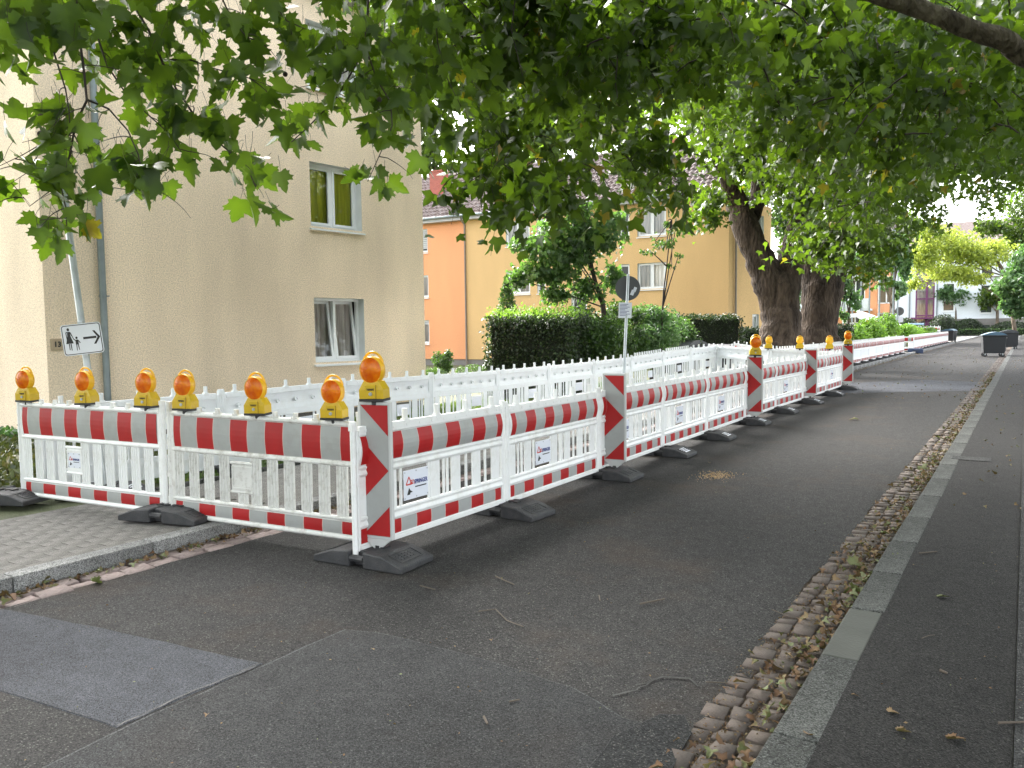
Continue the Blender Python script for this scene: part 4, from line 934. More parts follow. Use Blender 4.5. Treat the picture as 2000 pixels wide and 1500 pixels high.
# type B: flanged top rail with five studs, bulged band, wide and thin slats
def panel_B(label, plate=True, front=True, mat='white_plastic', pins=5, W_=1.99, detail=2):
    t = thing('barrier_panel', label, 'barrier'); k = mat + str(pins)
    def fr():
        m = MB()
        m.box((.05, -.020, 0), (W_ - .05, .012, .032)); m.box((.05, -.004, .03), (W_ - .05, .010, .16))
        m.prism([(-.018, .158), (-.024, .175), (-.012, .205), (-.020, .225), (-.010, .240), (.010, .240), (.012, .158)], .05, W_ - .05, 'x')
        m.prism([(-.016, .525), (-.026, .545), (-.014, .570), (-.024, .592), (-.010, .606), (.014, .606), (.014, .525)], .05, W_ - .05, 'x')
        # bulged upper body
        prof = [(-.016 - .022 * math.sin(math.pi * i / 8), .606 + .21 * i / 8) for i in range(9)] + [(.004 - .022 * math.sin(math.pi * i / 8) * -1 * -1, .606 + .21 * i / 8) for i in range(8, -1, -1)]
        m.prism(prof, .05, W_ - .05, 'x')
        m.box((.07, -.022, .818), (W_ - .07, .018, .884))
        for x in (.05, W_ - .05): m.box((x - .012, -.020, .0), (x + .012, .012, .86))
        return m.mesh('frame', [mat], bevel=.003)
    fo = ob('frame', SM('Bf' + k, fr), t)
    def post():
        m = MB(); m.tube([(0, 0, -.02), (0, 0, .90)], .021, 10); m.box((-.024, -.02, .86), (.024, .02, .905)); m.tube([(0, 0, .90), (0, 0, .925)], .024, 10)
        return m.mesh('post', [mat], smooth=True)
    for x in (.020, W_ - .020): ob('post', SM('Bp' + k, post), t, (x, 0, 0))
    ob('reflective_band', SM('Bb%g' % W_, lambda: band_mesh('reflective_band', .075, W_ - .075, .612, .812, .0225, True, .186, -.0185)), t)
    ob('lower_band', SM('Bl%g' % W_, lambda: band_mesh('lower_band', .07, W_ - .07, .045, .150, .003, True, .186, -.0060)), t)
    if detail >= 1:
        def slat(w_): m = MB(); m.box((-w_ / 2, -.008, .238), (w_ / 2, .008, .53)); return m.mesh('slat', [mat], bevel=.003)
        for x in (.115, .415, .955, 1.24, 1.54, 1.84) if pins == 5 else [.10 + .13 * i for i in range(14) if i not in (5, 6, 7)]: ob('slat', SM('Bs%d' % pins + k, lambda: slat(.125 if pins == 5 else .07)), t, (x, 0, 0))
        if pins == 5:
            for x in (.235, .30, .53, .875, 1.075, 1.125, 1.39, 1.68): ob('slat', SM('Bt' + k, lambda: slat(.026)), t, (x, 0, 0))
        pxx = .70 if pins == 5 else .87
        if plate == 'blank':
            ob('plate_holder', SM('Bblank' + k, lambda: MB().box((-.14, -.004, .30), (.14, .006, .47)).mesh('plate_holder', ['sign_white'])), t, (pxx, 0, 0))
        elif plate: sign_plate(t, pxx, .385, .30, .225, -.012)
    def stud():
        m = MB(); m.box((-.030, -.024, .862), (.030, .022, .898)); m.tube([(0, 0, .895), (0, 0, .972)], .023, 10); return m.mesh('stud', [mat], smooth=True)
    n = pins
    for i in range(n): ob('stud', SM('Bst' + k, stud), t, (.20 + i * (W_ - .40) / (n - 1), 0, 0))
    if detail >= 1:
        def dim():
            m = MB(); 
            for i in range(6):
                x = .25 + i * .30
                V = [(x, -.012 if 0 else .016, .72)]; 
                ring = []
                for j in range(12):
                    a = 2 * math.pi * j / 12; ring.append((x + .022 * math.cos(a), .030, .715 + .022 * math.sin(a)))
                inner = [(x + .014 * math.cos(2 * math.pi * j / 12), .020, .715 + .014 * math.sin(2 * math.pi * j / 12)) for j in range(12)]
                outer = [(x + .027 * math.cos(2 * math.pi * j / 12), .005, .715 + .027 * math.sin(2 * math.pi * j / 12)) for j in range(12)]
                m.add(outer + ring + inner, [(j, (j + 1) % 12, 12 + (j + 1) % 12, 12 + j) for j in range(12)] + [(12 + j, 12 + (j + 1) % 12, 24 + (j + 1) % 12, 24 + j) for j in range(12)] + [tuple(range(24, 36))])
            for i in range(12):
                x = .13 + i * .157; m.tube([(x, -.0215, .852), (x, -.0255, .852)], .014, 8); m.tube([(x, .0175, .852), (x, .0215, .852)], .014, 8)
            return m.mesh('dimples', [mat])
        ob('dimples', SM('Bd' + k, dim), t)
    return t
def place(t, p, q, z0=0.0, z1=None, W_=None):
    """panel from ground point p to q; its printed face looks to the right hand side of p -> q turned outwards (-y local)"""
    z1 = z0 if z1 is None else z1; d = Vector((q[0] - p[0], q[1] - p[1], z1 - z0)); t.location = (p[0], p[1], z0)
    rz = math.atan2(d.y, d.x); ry = -math.atan2(d.z, math.hypot(d.x, d.y)); t.rotation_euler = (0, ry, rz); return t

# rubber foot plates
def foot_meshes():
    m = MB(); m.prism([(-.40, 0), (-.40, .045), (-.37, .055), (-.22, .105), (-.06, .115), (-.06, 0)], -.20, .20, 'y')
    m.prism([(.06, 0), (.06, .115), (.22, .105), (.37, .055), (.40, .045), (.40, 0)], -.20, .20, 'y')
    m.box((-.061, -.14, .0), (.061, .14, .108))
    body = m.mesh('body', ['rubber'], bevel=.008, seg=1)
    g = MB()
    for s in (-1, 1): g.tube([(-.06, s * .178, .062), (.06, s * .178, .062)], .026, 8)
    grip = g.mesh('grip', ['rubber'], smooth=True)
    r = MB()
    for s in (-1, 1):        # raised frame with embossed lines on both sloping ends
        T = lambda x, y, z, s=s: (s * x, y, .105 - (x - .22) * (.05 / .15) + z)
        frame_ring2(r, T)
    rib = r.mesh('embossing', ['rubber'])
    c = MB()
    for x in (-.045, .045): c.tube([(x, 0, .108), (x, 0, .122)], .030, 10)
    c.box((-.13, -.035, .112), (-.09, .035, .122)); c.box((.09, -.035, .112), (.13, .035, .122))
    return body, grip, rib, c.mesh('socket', ['blackplastic'])
def frame_ring2(m, T):
    def bar(x0, x1, y0, y1):
        V = [T(x, y, z) for z in (-.004, .005) for x, y in ((x0, y0), (x1, y0), (x1, y1), (x0, y1))]
        m.add(V, [(0, 3, 2, 1), (4, 5, 6, 7), (0, 1, 5, 4), (1, 2, 6, 5), (2, 3, 7, 6), (3, 0, 4, 7)])
    bar(.24, .248, -.12, .12); bar(.35, .358, -.12, .12); bar(.24, .358, -.128, -.12); bar(.24, .358, .12, .128)
    for x in (.265, .29, .315):
        for i in range(5): bar(x, x + .012, -.09 + i * .037, -.065 + i * .037)
FOOT = foot_meshes()
def foot(x, y, z, rz, label, group, patch_=False):
    t = thing('foot_plate', label, 'foot plate', (x, y, z), rz, group)
    for n_, me in zip(('body', 'grip', 'embossing', 'socket'), FOOT):
        o_ = ob(n_, me, t)
        if n_ == 'embossing': o_['kind'] = 'stuff'
    if patch_:
        p = ob('reflector', SM('footpatch', lambda: MB().add([(.25, -.09, .0985), (.355, -.09, .0635), (.355, .09, .0635), (.25, .09, .0985)], [(0, 1, 2, 3)]).mesh('reflector', ['sign_white'])), t)
    return t

# warning lamps
def lamp_meshes():
    b = MB()  # lower housing, tapered, with front facet
    V = [(-.095, -.055, .018), (.095, -.055, .018), (.095, .055, .018), (-.095, .055, .018), (-.095, -.055, .085), (.095, -.055, .085), (.095, .055, .085), (-.095, .055, .085), (-.062, -.045, .145), (.062, -.045, .145), (.062, .045, .145), (-.062, .045, .145)]
    b.add(V, [(0, 3, 2, 1), (0, 1, 5, 4), (1, 2, 6, 5), (2, 3, 7, 6), (3, 0, 4, 7), (4, 5, 9, 8), (5, 6, 10, 9), (6, 7, 11, 10), (7, 4, 8, 11), (8, 9, 10, 11)])
    b.box((-.045, -.060, .022), (.045, -.054, .118)); body = b.mesh('body', ['lamp_body'], bevel=.006, seg=2, smooth=False)
    h = MB(); n = 32; R0, R1, cz = .078, .092, .222     # ring housing round the lens, open front
    prof = [(R0, -.044), (R1 - .006, -.048), (R1, -.030), (R1 - .004, .016), (R1 - .016, .028), (R0 * .9, .033), (0.0, .036)]
    V = []
    for r_, y in prof:
        for j in range(n): a = 2 * math.pi * j / n; V.append((r_ * math.cos(a), y, cz + 1.12 * r_ * math.sin(a)))
    F = [(i * n + j, i * n + (j + 1) % n, (i + 1) * n + (j + 1) % n, (i + 1) * n + j) for i in range(len(prof) - 1) for j in range(n)]
    h.add(V, F); h.box((-.05, -.035, .115), (.05, .035, .145)); housing = h.mesh('housing', ['lamp_yellow'], smooth=True)
    l = MB(); V = []; prof = [(R0 + .004, -.044), (R0 * .9, -.052), (R0 * .6, -.060), (R0 * .3, -.064), (0.001, -.065)]
    for r_, y in prof:
        for j in range(n): a = 2 * math.pi * j / n; V.append((r_ * math.cos(a), y, cz + 1.12 * r_ * math.sin(a)))
    l.add(V, [(i * n + j, i * n + (j + 1) % n, (i + 1) * n + (j + 1) % n, (i + 1) * n + j) for i in range(len(prof) - 1) for j in range(n)]); lens = l.mesh('lens', ['lens'], smooth=True)
    g = MB(); P = [(.080 * math.cos(a), 0, cz + .030 + .098 * math.sin(a)) for a in np.linspace(R(12), R(168), 13)]; g.tube(P, .009, 8); handle = g.mesh('handle', ['lamp_yellow'], smooth=True)
    d = MB(); d.box((-.098, -.058, 0), (.098, .058, .020)); d.tube([(0, 0, -.03), (0, 0, .0)], .026, 10); base = d.mesh('base', ['blackplastic'], bevel=.003)
    c = MB(); c.tube([(0, -.060, .055), (0, -.068, .055)], .013, 12); c.tube([(0, -.067, .055), (0, -.070, .055)], .007, 10); lock = c.mesh('lock', ['steel'], smooth=True)
    s = MB(); s.box((.040, -.0620, .022), (.042, -.0595, .118)); s.box((-.03, -.062, .092), (.03, -.0600, .0935)); seam_ = s.mesh('seam', ['black'])
    return [('body', body), ('housing', housing), ('lens', lens), ('handle', handle), ('base', base), ('lock', lock), ('seam', seam_)]
LAMP = lamp_meshes(); LTXT = text_mesh('NISSEN', 0.017, 'black', .0004)
def lamp(x, y, z, rz, label, group, s=1.0):
    t = thing('warning_lamp', label, 'lamp', (x, y, z), rz, group); t.scale = (s, s, s); t.rotation_euler = (R(random.uniform(-2, 2)), R(random.uniform(-2.5, 2.5)), rz)
    for n_, me in LAMP: ob(n_, me, t)
    ob('lettering', LTXT, t, (0, -.0625, .085), (R(90), 0, 0)); return t

# front-left panels
A0, A1, A2 = (-8.28, 3.93), (-6.20, 4.14), (-4.16, 4.40)
p1 = place(panel_A('white barrier with red stripes and small plate, leftmost, beside the planting bed', True, False, 2.06), A0, A1, .12, .12)
p2 = place(panel_A('dirty white barrier with red stripes and an empty plate holder left of the corner beacon', False, True, 2.03), A1, A2, .115, .09)
# roadside row
XF = -4.04
JY = [4.30, 6.08, 8.02, 9.99, 11.79, 13.90, 16.01, 18.2, 20.5, 22.6]
XJ = [-4.02, -4.0, -4.02, -4.06, -4.08, -4.12, -4.14, -4.12, -4.10, -4.12]
JY[0] = 4.12; G_R = 'red and white barriers along the road'
for i in range(9):
    L_ = math.hypot(JY[i + 1] - JY[i], XJ[i + 1] - XJ[i]) - .015
    t = panel_B(f'{ORD[i]} panel from the corner in the red and white roadside barrier row', plate=True)
    place(t, (XJ[i], JY[i]), (XJ[i + 1], JY[i + 1]), .085 if i else .10); t.scale = (L_ / 1.99, 1, 1.02); t['group'] = G_R
# rear row: backs towards the camera
RX = [-8.25, -8.12, -8.10, -8.10, -8.10, -8.12, -8.12, -8.10, -8.12, -8.10]; RY = [4.10, 6.15, 8.15, 10.15, 12.10, 14.0, 16.0, 18.0, 20.1, 22.1]
RZ_ = [.08, .07, .09, .07, .05, .05, .06, .09, .15, .20]
for i in range(9):
    t = panel_B(f'{ORD[i]} panel from the left corner in the white rear barrier row, back side showing', plate='blank', mat='white_plastic_back', pins=5 if i < 7 else 12)
    place(t, (RX[i + 1], RY[i + 1]), (RX[i], RY[i]), RZ_[i + 1], RZ_[i]); t['group'] = 'white barriers in the rear row'
    t.scale = (math.hypot(RX[i + 1] - RX[i], RY[i + 1] - RY[i]) / 2.0, 1, 1.02)
crossP = [(-8.10, 22.1, .20), (-8.02, 24.1, .22), (-6.2, 23.25, .16), (-4.2, 22.75, .10)]
for i, lab in enumerate(('white panel closing the far end, angled back behind the dark bins', 'white panel across the far end carrying one yellow lamp', 'white panel across the far end carrying two yellow lamps')):
    a, b = crossP[i], crossP[i + 1]; t = panel_B(lab, plate='blank' if i == 0 else False, mat='white_plastic_back')
    place(t, b, a, b[2], a[2]); t.scale = (math.hypot(b[0] - a[0], b[1] - a[1]) / 2.0, 1, 1.02); t['group'] = 'white barriers in the rear row'
# second enclosure round the plane trees: striped panels beyond the gap
E2_ = [(-6.3, 24.6, .12), (-6.05, 26.6, .12), (-5.95, 28.6, .12), (-5.9, 30.6, .12), (-7.6, 31.6, .12)]
for i in range(3):
    a, b = E2_[i], E2_[i + 1]; t = panel_B(f'{ORD[i]} striped panel of the short row leading to the plane trunks', plate=False, pins=9); place(t, a, b, a[2]); t['group'] = 'barriers by the plane trunks'
t = panel_B('striped panel standing across the footway behind the plane trunks', plate=False); place(t, (-8.0, 31.4), (-6.0, 30.9), .12)
t = panel_B('white panel lying askew at the foot of the plane trunk', plate=False, mat='white_plastic_back'); place(t, (-8.0, 25.6), (-6.4, 24.9), .30, .12); t.scale = (.85, 1, 1)

# kerbside row running to the far end
def far_row(y0, n, step, x, first, grp, zb=.13):
    for i in range(n):
        t = panel_B(f'{ORD[i]} panel of the {first}, counted from the near end', plate=False, detail=0 if y0 + i * step > 40 else 1, pins=9)
        place(t, (x, y0 + i * step), (x + .02, y0 + i * step + step - .04), zb); t['group'] = grp
        t.scale = (1, 1, 1.0)
        # solid lower board instead of open slats
        ob('board', SM('farboard', lambda: MB().box((.07, -.010, .24), (1.92, -.002, .53)).mesh('board', ['white_plastic_back'])), t)
        foot(x - .02, y0 + i * step, .075, 0.12, f'{ORD[i]} black foot plate under the {first}', grp + ' feet')
far_row(26.8, 12, 2.05, -5.98, 'long kerbside barrier row', 'kerbside barriers, near stretch')
far_row(54.0, 14, 2.05, -6.0, 'farther kerbside barrier row', 'kerbside barriers, far stretch')
t = panel_B('panel turned across the gap between the two kerbside barrier rows', plate=False, detail=0); place(t, (-7.6, 53.2), (-6.0, 53.6), .13)
for i in range(5):
    t = panel_B(f'{ORD[i]} white panel from the left across the street end behind the far blue-lidded bin', plate=False, detail=0, mat='white_plastic_back'); place(t, (-18.5 + i * 2.05, 104), (-16.5 + i * 2.05, 104), .75); t['group'] = 'white panels at the street end'
    t.location.z = .10; t.scale = (1, 1, 1.6)

# beacons ---------------------------------------------------------------------------
def beacon(x, y, z, rz, label, tilt=0.0, s=1.0):
    t = thing('beacon', label, 'beacon', (x, y, z), rot=(0, tilt, rz)); w_, h, th = .28, 1.0, .028; z0 = .18
    m = MB(); m.box((-w_ / 2, -th / 2, z0), (w_ / 2, th / 2, z0 + h)); bd = ob('panel', SM('bc_panel', lambda: m.mesh('panel', ['kerb_bc'], bevel=.006, seg=2)), t)
    def face():
        q = MB(); a, b, c, d = -.118, .118, z0 + .02, z0 + h - .02; W2 = b - a; H2 = d - c; y = -th / 2 - .002
        P = lambda u, v, e=0: (a + u * W2, y - e, c + v * H2)
        q.add([P(0, 0), P(1, 0), P(1, 1), P(0, 1)], [(0, 1, 2, 3)], 0)
        q.add([P(.01, .995, .0012), P(.995, .765, .0012), P(.995, .995, .0012)], [(0, 1, 2)], 1)
        q.add([P(.005, .74, .0012), P(.005, .27, .0012), P(.985, .505, .0012)], [(0, 1, 2)], 1)
        q.add([P(.03, .005, .0012), P(.995, .005, .0012), P(.995, .235, .0012)], [(0, 1, 2)], 1)
        return q.mesh('reflective_face', ['refl_white', 'refl_red'])
    ob('reflective_face', SM('bc_face', face), t)
    def neck():
        q = MB(); q.prism([(-.12, z0), (.12, z0), (.02, z0 - .08), (-.02, z0 - .08)], -.012, .012, 'y'); return q.mesh('bracket', ['kerb_bc'], bevel=.003)
    ob('bracket', SM('bc_neck', neck), t)
    ob('stem', SM('bc_stem', lambda: MB().tube([(0, 0, .09), (0, 0, .13)], .022, 10).mesh('stem', ['blackplastic'], smooth=True)), t)
    return t
MT['kerb_bc'] = plain('beacon_rim', (0.52, 0.53, 0.52), 0.45, var=0.05, dirt=(.35, .34, .31), dscale=5, damt=.3)
beac = [(-3.93, 4.28, 'red arrow beacon at the near corner with a warning lamp on top'), (-3.90, 8.20, 'red arrow beacon with the round grey sign pole behind it, no lamp'),
        (-3.98, 14.05, 'red arrow beacon with an orange lamp, third along the roadside row'), (-4.02, 18.55, 'red arrow beacon without a lamp, fourth along the roadside row'), (-4.02, 22.95, 'farthest red arrow beacon, orange lamp on top, at the end of the row')]
for i, (x, y, lab) in enumerate(beac):
    t = beacon(x, y, 0.0, R(4 if i else 8), lab); t['group'] = 'arrow beacons'
lamp(-3.93, 4.28, 1.185, R(16), 'orange warning lamp on top of the near corner beacon', 'warning lamps')
lamp(-3.98, 14.05, 1.185, R(22), 'orange warning lamp on top of the third beacon', 'warning lamps', 1.05)
lamp(-4.02, 22.95, 1.185, R(14), 'small distant orange lamp on top of the farthest beacon', 'warning lamps', 1.05)
def along(a, b, f): return a[0] + (b[0] - a[0]) * f, a[1] + (b[1] - a[1]) * f
fl = [(A0, A1, .075, .12, 'leftmost orange warning lamp on the front barrier'), (A0, A1, .50, .12, 'warning lamp in front of the leaning pedestrian sign pole'), (A0, A1, .885, .12, 'warning lamp just left of the joint between the two front barriers'),
      (A1, A2, .11, .11, 'warning lamp just right of the joint between the two front barriers'), (A1, A2, .50, .10, 'warning lamp in the middle of the dirty front barrier'), (A1, A2, .87, .09, 'warning lamp left of the corner beacon, lower than the lamp on it')]
for a, b, f, z, lab in fl:
    x, y = along(a, b, f); lamp(x, y, z + .925, R(17 + random.uniform(-3, 3)), lab, 'warning lamps', .97)
for (px, lab, a, b) in ((1507, 'yellow lamp seen from behind, left of three on the far cross barrier', crossP[1], crossP[2]), (1562, 'yellow lamp seen from behind, middle of three on the far cross barrier', crossP[2], crossP[3]), (1620, 'yellow lamp seen from behind, right of three on the far cross barrier', crossP[2], crossP[3])):
    best = min(np.linspace(0, 1, 200), key=lambda f: abs(project((*along(a, b, f), 1.1))[0] - px)); x, y = along(a, b, best); lamp(x, y, 1.06, R(188), lab, 'warning lamps', 1.05)

# foot plates under the joints
foot(-4.00, 4.30, 0, R(4), 'black foot plate under the near corner beacon', 'foot plates')
foot(-6.15, 4.12, .100, R(14), 'black foot plate on the kerb under the joint of the two front barriers', 'foot plates')
foot(-8.35, 3.80, .075, R(20), 'black foot plate at the left end beside the planting bed', 'foot plates')
for i in range(1, 10):
    foot(XJ[i] + .02, JY[i] + (.12 if i in (2,) else 0), 0, R(random.uniform(-2, 3)), f'black foot plate at {ORD[i - 1]} joint after the corner of the roadside row', 'foot plates', i in (3, 4, 5, 6, 7, 8))
for i in range(1, 10): foot(RX[i], RY[i], RZ_[i] - .07, R(random.uniform(-3, 3)), f'black foot plate under the {ORD[i - 1]} joint of the white rear row', 'foot plates')

# pedestrian diversion sign on its leaning pole -----------------------------------------
pb = onz(178, 985, .06) * 0; base = at(166, 985, 8.15); base[2] = .06
pt = at(150, 640, 8.25); ptop = at(118, 330, 8.3)
ps = thing('pedestrian_sign', 'white sign with mother, child and right arrow on a leaning pole by the house number', 'sign', tuple(base))
def rel(p): return tuple(np.asarray(p) - base)
bot = at(181, 790, 8.2)
m = MB(); dv = (ptop - bot) / np.linalg.norm(ptop - bot); b0 = bot - dv * ((bot[2] - .13) / dv[2]); m.tube([rel(b0), rel(bot), rel(ptop)], .034, 10); ob('pole', m.mesh('pole', ['steel'], smooth=True), ps)
foot(b0[0], b0[1], .045, R(40), 'black foot plate with a white sticker holding the leaning sign pole', 'foot plates', True)
cen = at(161, 662, 8.12)
sg = ob('sign_panel', None, ps)
# orientation: faces the camera a little turned, tilted 5 degrees
def rrect(w_, h, r, y, m, mi, n=6):
    P = []
    for cx, cz, a0 in ((w_ / 2 - r, h / 2 - r, 0), (-w_ / 2 + r, h / 2 - r, 90), (-w_ / 2 + r, -h / 2 + r, 180), (w_ / 2 - r, -h / 2 + r, 270)):
        for k in range(n + 1): a = R(a0 + 90 * k / n); P.append((cx + r * math.cos(a), y, cz + r * math.sin(a)))
    m.add(P, [tuple(range(len(P)))], mi)
bpy.data.objects.remove(sg)
m = MB(); rrect(.380, .315, .03, -.002, m, 0); rrect(.364, .299, .025, -.0032, m, 1); rrect(.348, .283, .020, -.0044, m, 0); rrect(.380, .315, .03, .002, m, 2)
sgm = m.mesh('sign_panel', ['sign_white', 'black', 'steel']); sgo = ob('sign_panel', sgm, ps, rel(cen), (0, R(-6), R(44)))
g = MB(); Y = -.0056
def disc(cx, cz, rx, rz_): g.add([(cx + rx * math.cos(2 * math.pi * k / 16), Y, cz + rz_ * math.sin(2 * math.pi * k / 16)) for k in range(16)], [tuple(range(16))])
def pol(P): g.add([(x, Y, z) for x, z in P], [tuple(range(len(P)))])
disc(-.120, .108, .012, .016)
pol([(-.132, .085), (-.108, .085), (-.104, .04), (-.085, -.035), (-.155, -.035), (-.136, .04)]); pol([(-.132, .085), (-.140, .07), (-.138, .01), (-.145, .01), (-.148, .075), (-.140, .09)]); pol([(-.108, .085), (-.100, .08), (-.075, .005), (-.080, .0), (-.106, .065)])
pol([(-.132, -.037), (-.122, -.037), (-.124, -.10), (-.132, -.10)]); pol([(-.116, -.037), (-.106, -.037), (-.106, -.105), (-.114, -.105)])
disc(-.052, .018, .011, .013); pol([(-.066, .0), (-.040, .0), (-.038, -.05), (-.066, -.05)]); pol([(-.066, 0), (-.082, .015), (-.086, .009), (-.068, -.012)]); pol([(-.040, 0), (-.020, -.035), (-.026, -.04), (-.041, -.015)])
pol([(-.064, -.05), (-.055, -.05), (-.058, -.11), (-.065, -.11)]); pol([(-.050, -.05), (-.040, -.05), (-.036, -.105), (-.043, -.105)])
pol([(.010, .018), (.135, .018), (.135, -.005), (.010, -.005)]); pol([(.105, .075), (.125, .075), (.172, .007), (.125, -.062), (.103, -.062), (.146, .007)])
ob('pictogram', g.mesh('pictogram', ['black']), sgo)
m = MB(); m.box((-.025, .002, .15), (.025, .05, .185)); m.box((-.025, .002, -.185), (.025, .05, -.15)); ob('clamp', m.mesh('clamp', ['steel'], bevel=.004), sgo)

# round sign seen from behind, on a thin pole leaning by the second beacon
rb = at(1212, 880, 9.55); rt = at(1227, 536, 9.9); rs = thing('round_sign', 'back of a round dark grey road sign on a leaning pole by the second beacon', 'sign', (rb[0], rb[1], 0))
dvv = (rt - rb) / np.linalg.norm(rt - rb); r0_ = rb - dvv * ((rb[2] - .06) / dvv[2]); b3 = np.array([rb[0], rb[1], 0])
m = MB(); m.tube([tuple(r0_ - b3), tuple(rt - b3)], .019, 8); ob('pole', m.mesh('pole', ['steel'], smooth=True), rs)
cn = at(1226, 563, 9.92); m = MB(); m.tube([(0, -.004, 0), (0, .004, 0)], .154, 40); m.tube([(0, .004, 0), (0, .0065, 0)], .150, 40)
dk = ob('disc', m.mesh('disc', ['sign_grey']), rs, tuple(cn - b3), (0, R(3), R(26)))
for dx, dz, s in ((.088, .015, .03), (.075, -.030, .034)):
    m = MB(); m.box((dx - s * .6, -.006, dz - s), (dx + s * .6, -.0045, dz + s)); ob('sticker', m.mesh('sticker', ['sign_white']), dk, (0, 0, 0), (0, R(18), 0))
m = MB(); m.box((-.028, -.03, -.16), (.028, -.004, .16)); ob('clamp_rail', m.mesh('clamp_rail', ['steel']), dk, scale=(.5, .4, 1))
m = MB(); m.box((-.08, -.001, -.095), (.08, .001, .095)); nt_ = ob('notice', m.mesh('notice', ['sign_white']), rs, tuple(at(1221, 606, 9.80) - b3), (0, R(2), R(26)))
m = MB()
for i in range(9): m.box((-.065, -.0022, .07 - i * .017), (-.065 + random.uniform(.05, .13), -.0012, .076 - i * .017))
ob('notice_print', m.mesh('notice_print', ['print_blue']), nt_)
# distant round sign, thin notice boards
q = at(1757, 608, 70); t = thing('round_sign', 'distant round dark sign on a pole in front of the rounded evergreens', 'sign', (q[0], q[1], 0)); m = MB(); m.tube([(0, 0, -.1), (0, 0, q[2] + .3)], .04, 8); ob('pole', m.mesh('pole', ['steel']), t)
m = MB(); m.tube([(0, -.02, q[2]), (0, .0, q[2])], .37, 28); ob('disc', m.mesh('disc', ['sign_grey']), t, (0, -.06, 0))
m = MB(); m.box((-.3, -.06, q[2] - .95), (.3, -.04, q[2] - .45)); ob('board', m.mesh('board', ['sign_white']), t)
q = at(1902, 612, 138); t = thing('street_name_sign', 'thin far post with a small white street name plate before the white block', 'sign', (q[0], q[1], 0)); m = MB(); m.tube([(0, 0, 0), (0, 0, q[2])], .05, 6); ob('pole', m.mesh('pole', ['steel']), t); m = MB(); m.box((-.5, -.03, q[2] - .12), (.5, .03, q[2] + .12)); ob('name_plate', m.mesh('name_plate', ['sign_white']), t)

# wheeled refuse containers ---------------------------------------------------------------
def container(x, y, rz, label, lidmat, s=1.0, z=0.0):
    t = thing('refuse_container', label, 'bin', (x, y, z), rz); t.scale = (s, s, s)
    m = MB(); a, b, c, d = .60, .48, .66, .54
    V = [(-a, -b, .20), (a, -b, .20), (a, b, .20), (-a, b, .20), (-c, -d, 1.12), (c, -d, 1.12), (c, d, 1.12), (-c, d, 1.12)]
    m.add(V, [(0, 3, 2, 1), (4, 5, 6, 7), (0, 1, 5, 4), (1, 2, 6, 5), (2, 3, 7, 6), (3, 0, 4, 7)]); m.box((-c - .03, -d - .03, 1.08), (c + .03, d + .03, 1.15))
    for xx in (-.3, 0, .3): m.box((xx - .02, -.545, .3), (xx + .02, -.50, 1.05))
    ob('body', m.mesh('body', ['bin_body'], bevel=.02, seg=2), t)
    m = MB(); k = 8; V = []
    for i in range(k + 1):
        u = -d - .02 + (2 * d + .04) * i / k; z_ = 1.16 + .16 * math.sin(math.pi * (i / k) ** .8)
        V += [(-c - .02, u, z_), (c + .02, u, z_), (-c - .02, u, 1.15), (c + .02, u, 1.15)]
    F = []
    for i in range(k):
        o_ = 4 * i; F += [(o_, o_ + 1, o_ + 5, o_ + 4), (o_ + 2, o_, o_ + 4, o_ + 6), (o_ + 1, o_ + 3, o_ + 7, o_ + 5)]
    m.add(V, F); ob('lid', m.mesh('lid', [lidmat], smooth=True), t)
    for sx in (-.5, .5):
        for sy in (-.4, .4):
            m = MB(); m.tube([(sx - .03, sy, .10), (sx + .03, sy, .10)], .10, 14); wh = ob('wheel', m.mesh('wheel', ['blackplastic'], smooth=True), t)
            m = MB(); m.box((sx - .045, sy - .03, .1), (sx + .045, sy + .03, .22)); ob('fork', m.mesh('fork', ['steel']), wh)
    m = MB(); m.tube([(-.45, -d - .07, 1.0), (.45, -d - .07, 1.0)], .02, 8); ob('bar_handle', m.mesh('bar_handle', ['blackplastic'], smooth=True), t)
    return t
q = onz(1943, 697, 0); container(q[0] - .1, q[1] + .3, R(97), 'dark refuse container with light blue lid, nearest on the right side of the road', 'bin_blue', .98)
q = onz(1963, 684, 0); container(q[0] + .15, q[1] + 1, R(92), 'dark refuse container with dark grey lid behind the nearest blue-lidded one', 'bin_grey', 1.0)
q = onz(1853, 670, 0); container(q[0], q[1], R(80), 'far refuse container with blue lid at the left, where the kerbside barriers end', 'bin_blue', 1.0)
q = onz(1812, 660, .3); container(q[0] - 2.0, 106, R(5), 'most distant container, only its blue lid above the white panels', 'bin_blue', 1.25, .3)
for px, d, lm, lab in ((1332, 26.0, 'bin_grey', 'dark container with rounded lid between the bushes and the rear barrier'), (1405, 26.5, 'bin_body', 'low flat-lidded dark container behind the angled white panel')):
    q = at(px, 672, d); container(q[0], q[1], R(-14), lab, lm, 1.0 if lm == 'bin_grey' else .88, -.02)
q = onz(1788, 690, 0); t = thing('weight_block', 'dark blue plastic block lying on the road by the gap in the kerbside barriers', 'block', (q[0], q[1], 0), R(6))
m = MB(); m.box((-.42, -.3, 0), (.42, .3, .26)); m.box((-.36, -.24, .26), (.36, .24, .30)); MT['blockblue'] = plain('blue_block', (.03, .05, .11), .5); ob('body', m.mesh('body', ['blockblue'], bevel=.04, seg=2), t); m = MB(); m.tube([(-.15, -.31, .15), (.15, -.31, .15)], .02, 8); ob('handle', m.mesh('handle', ['blackplastic'], smooth=True), t)
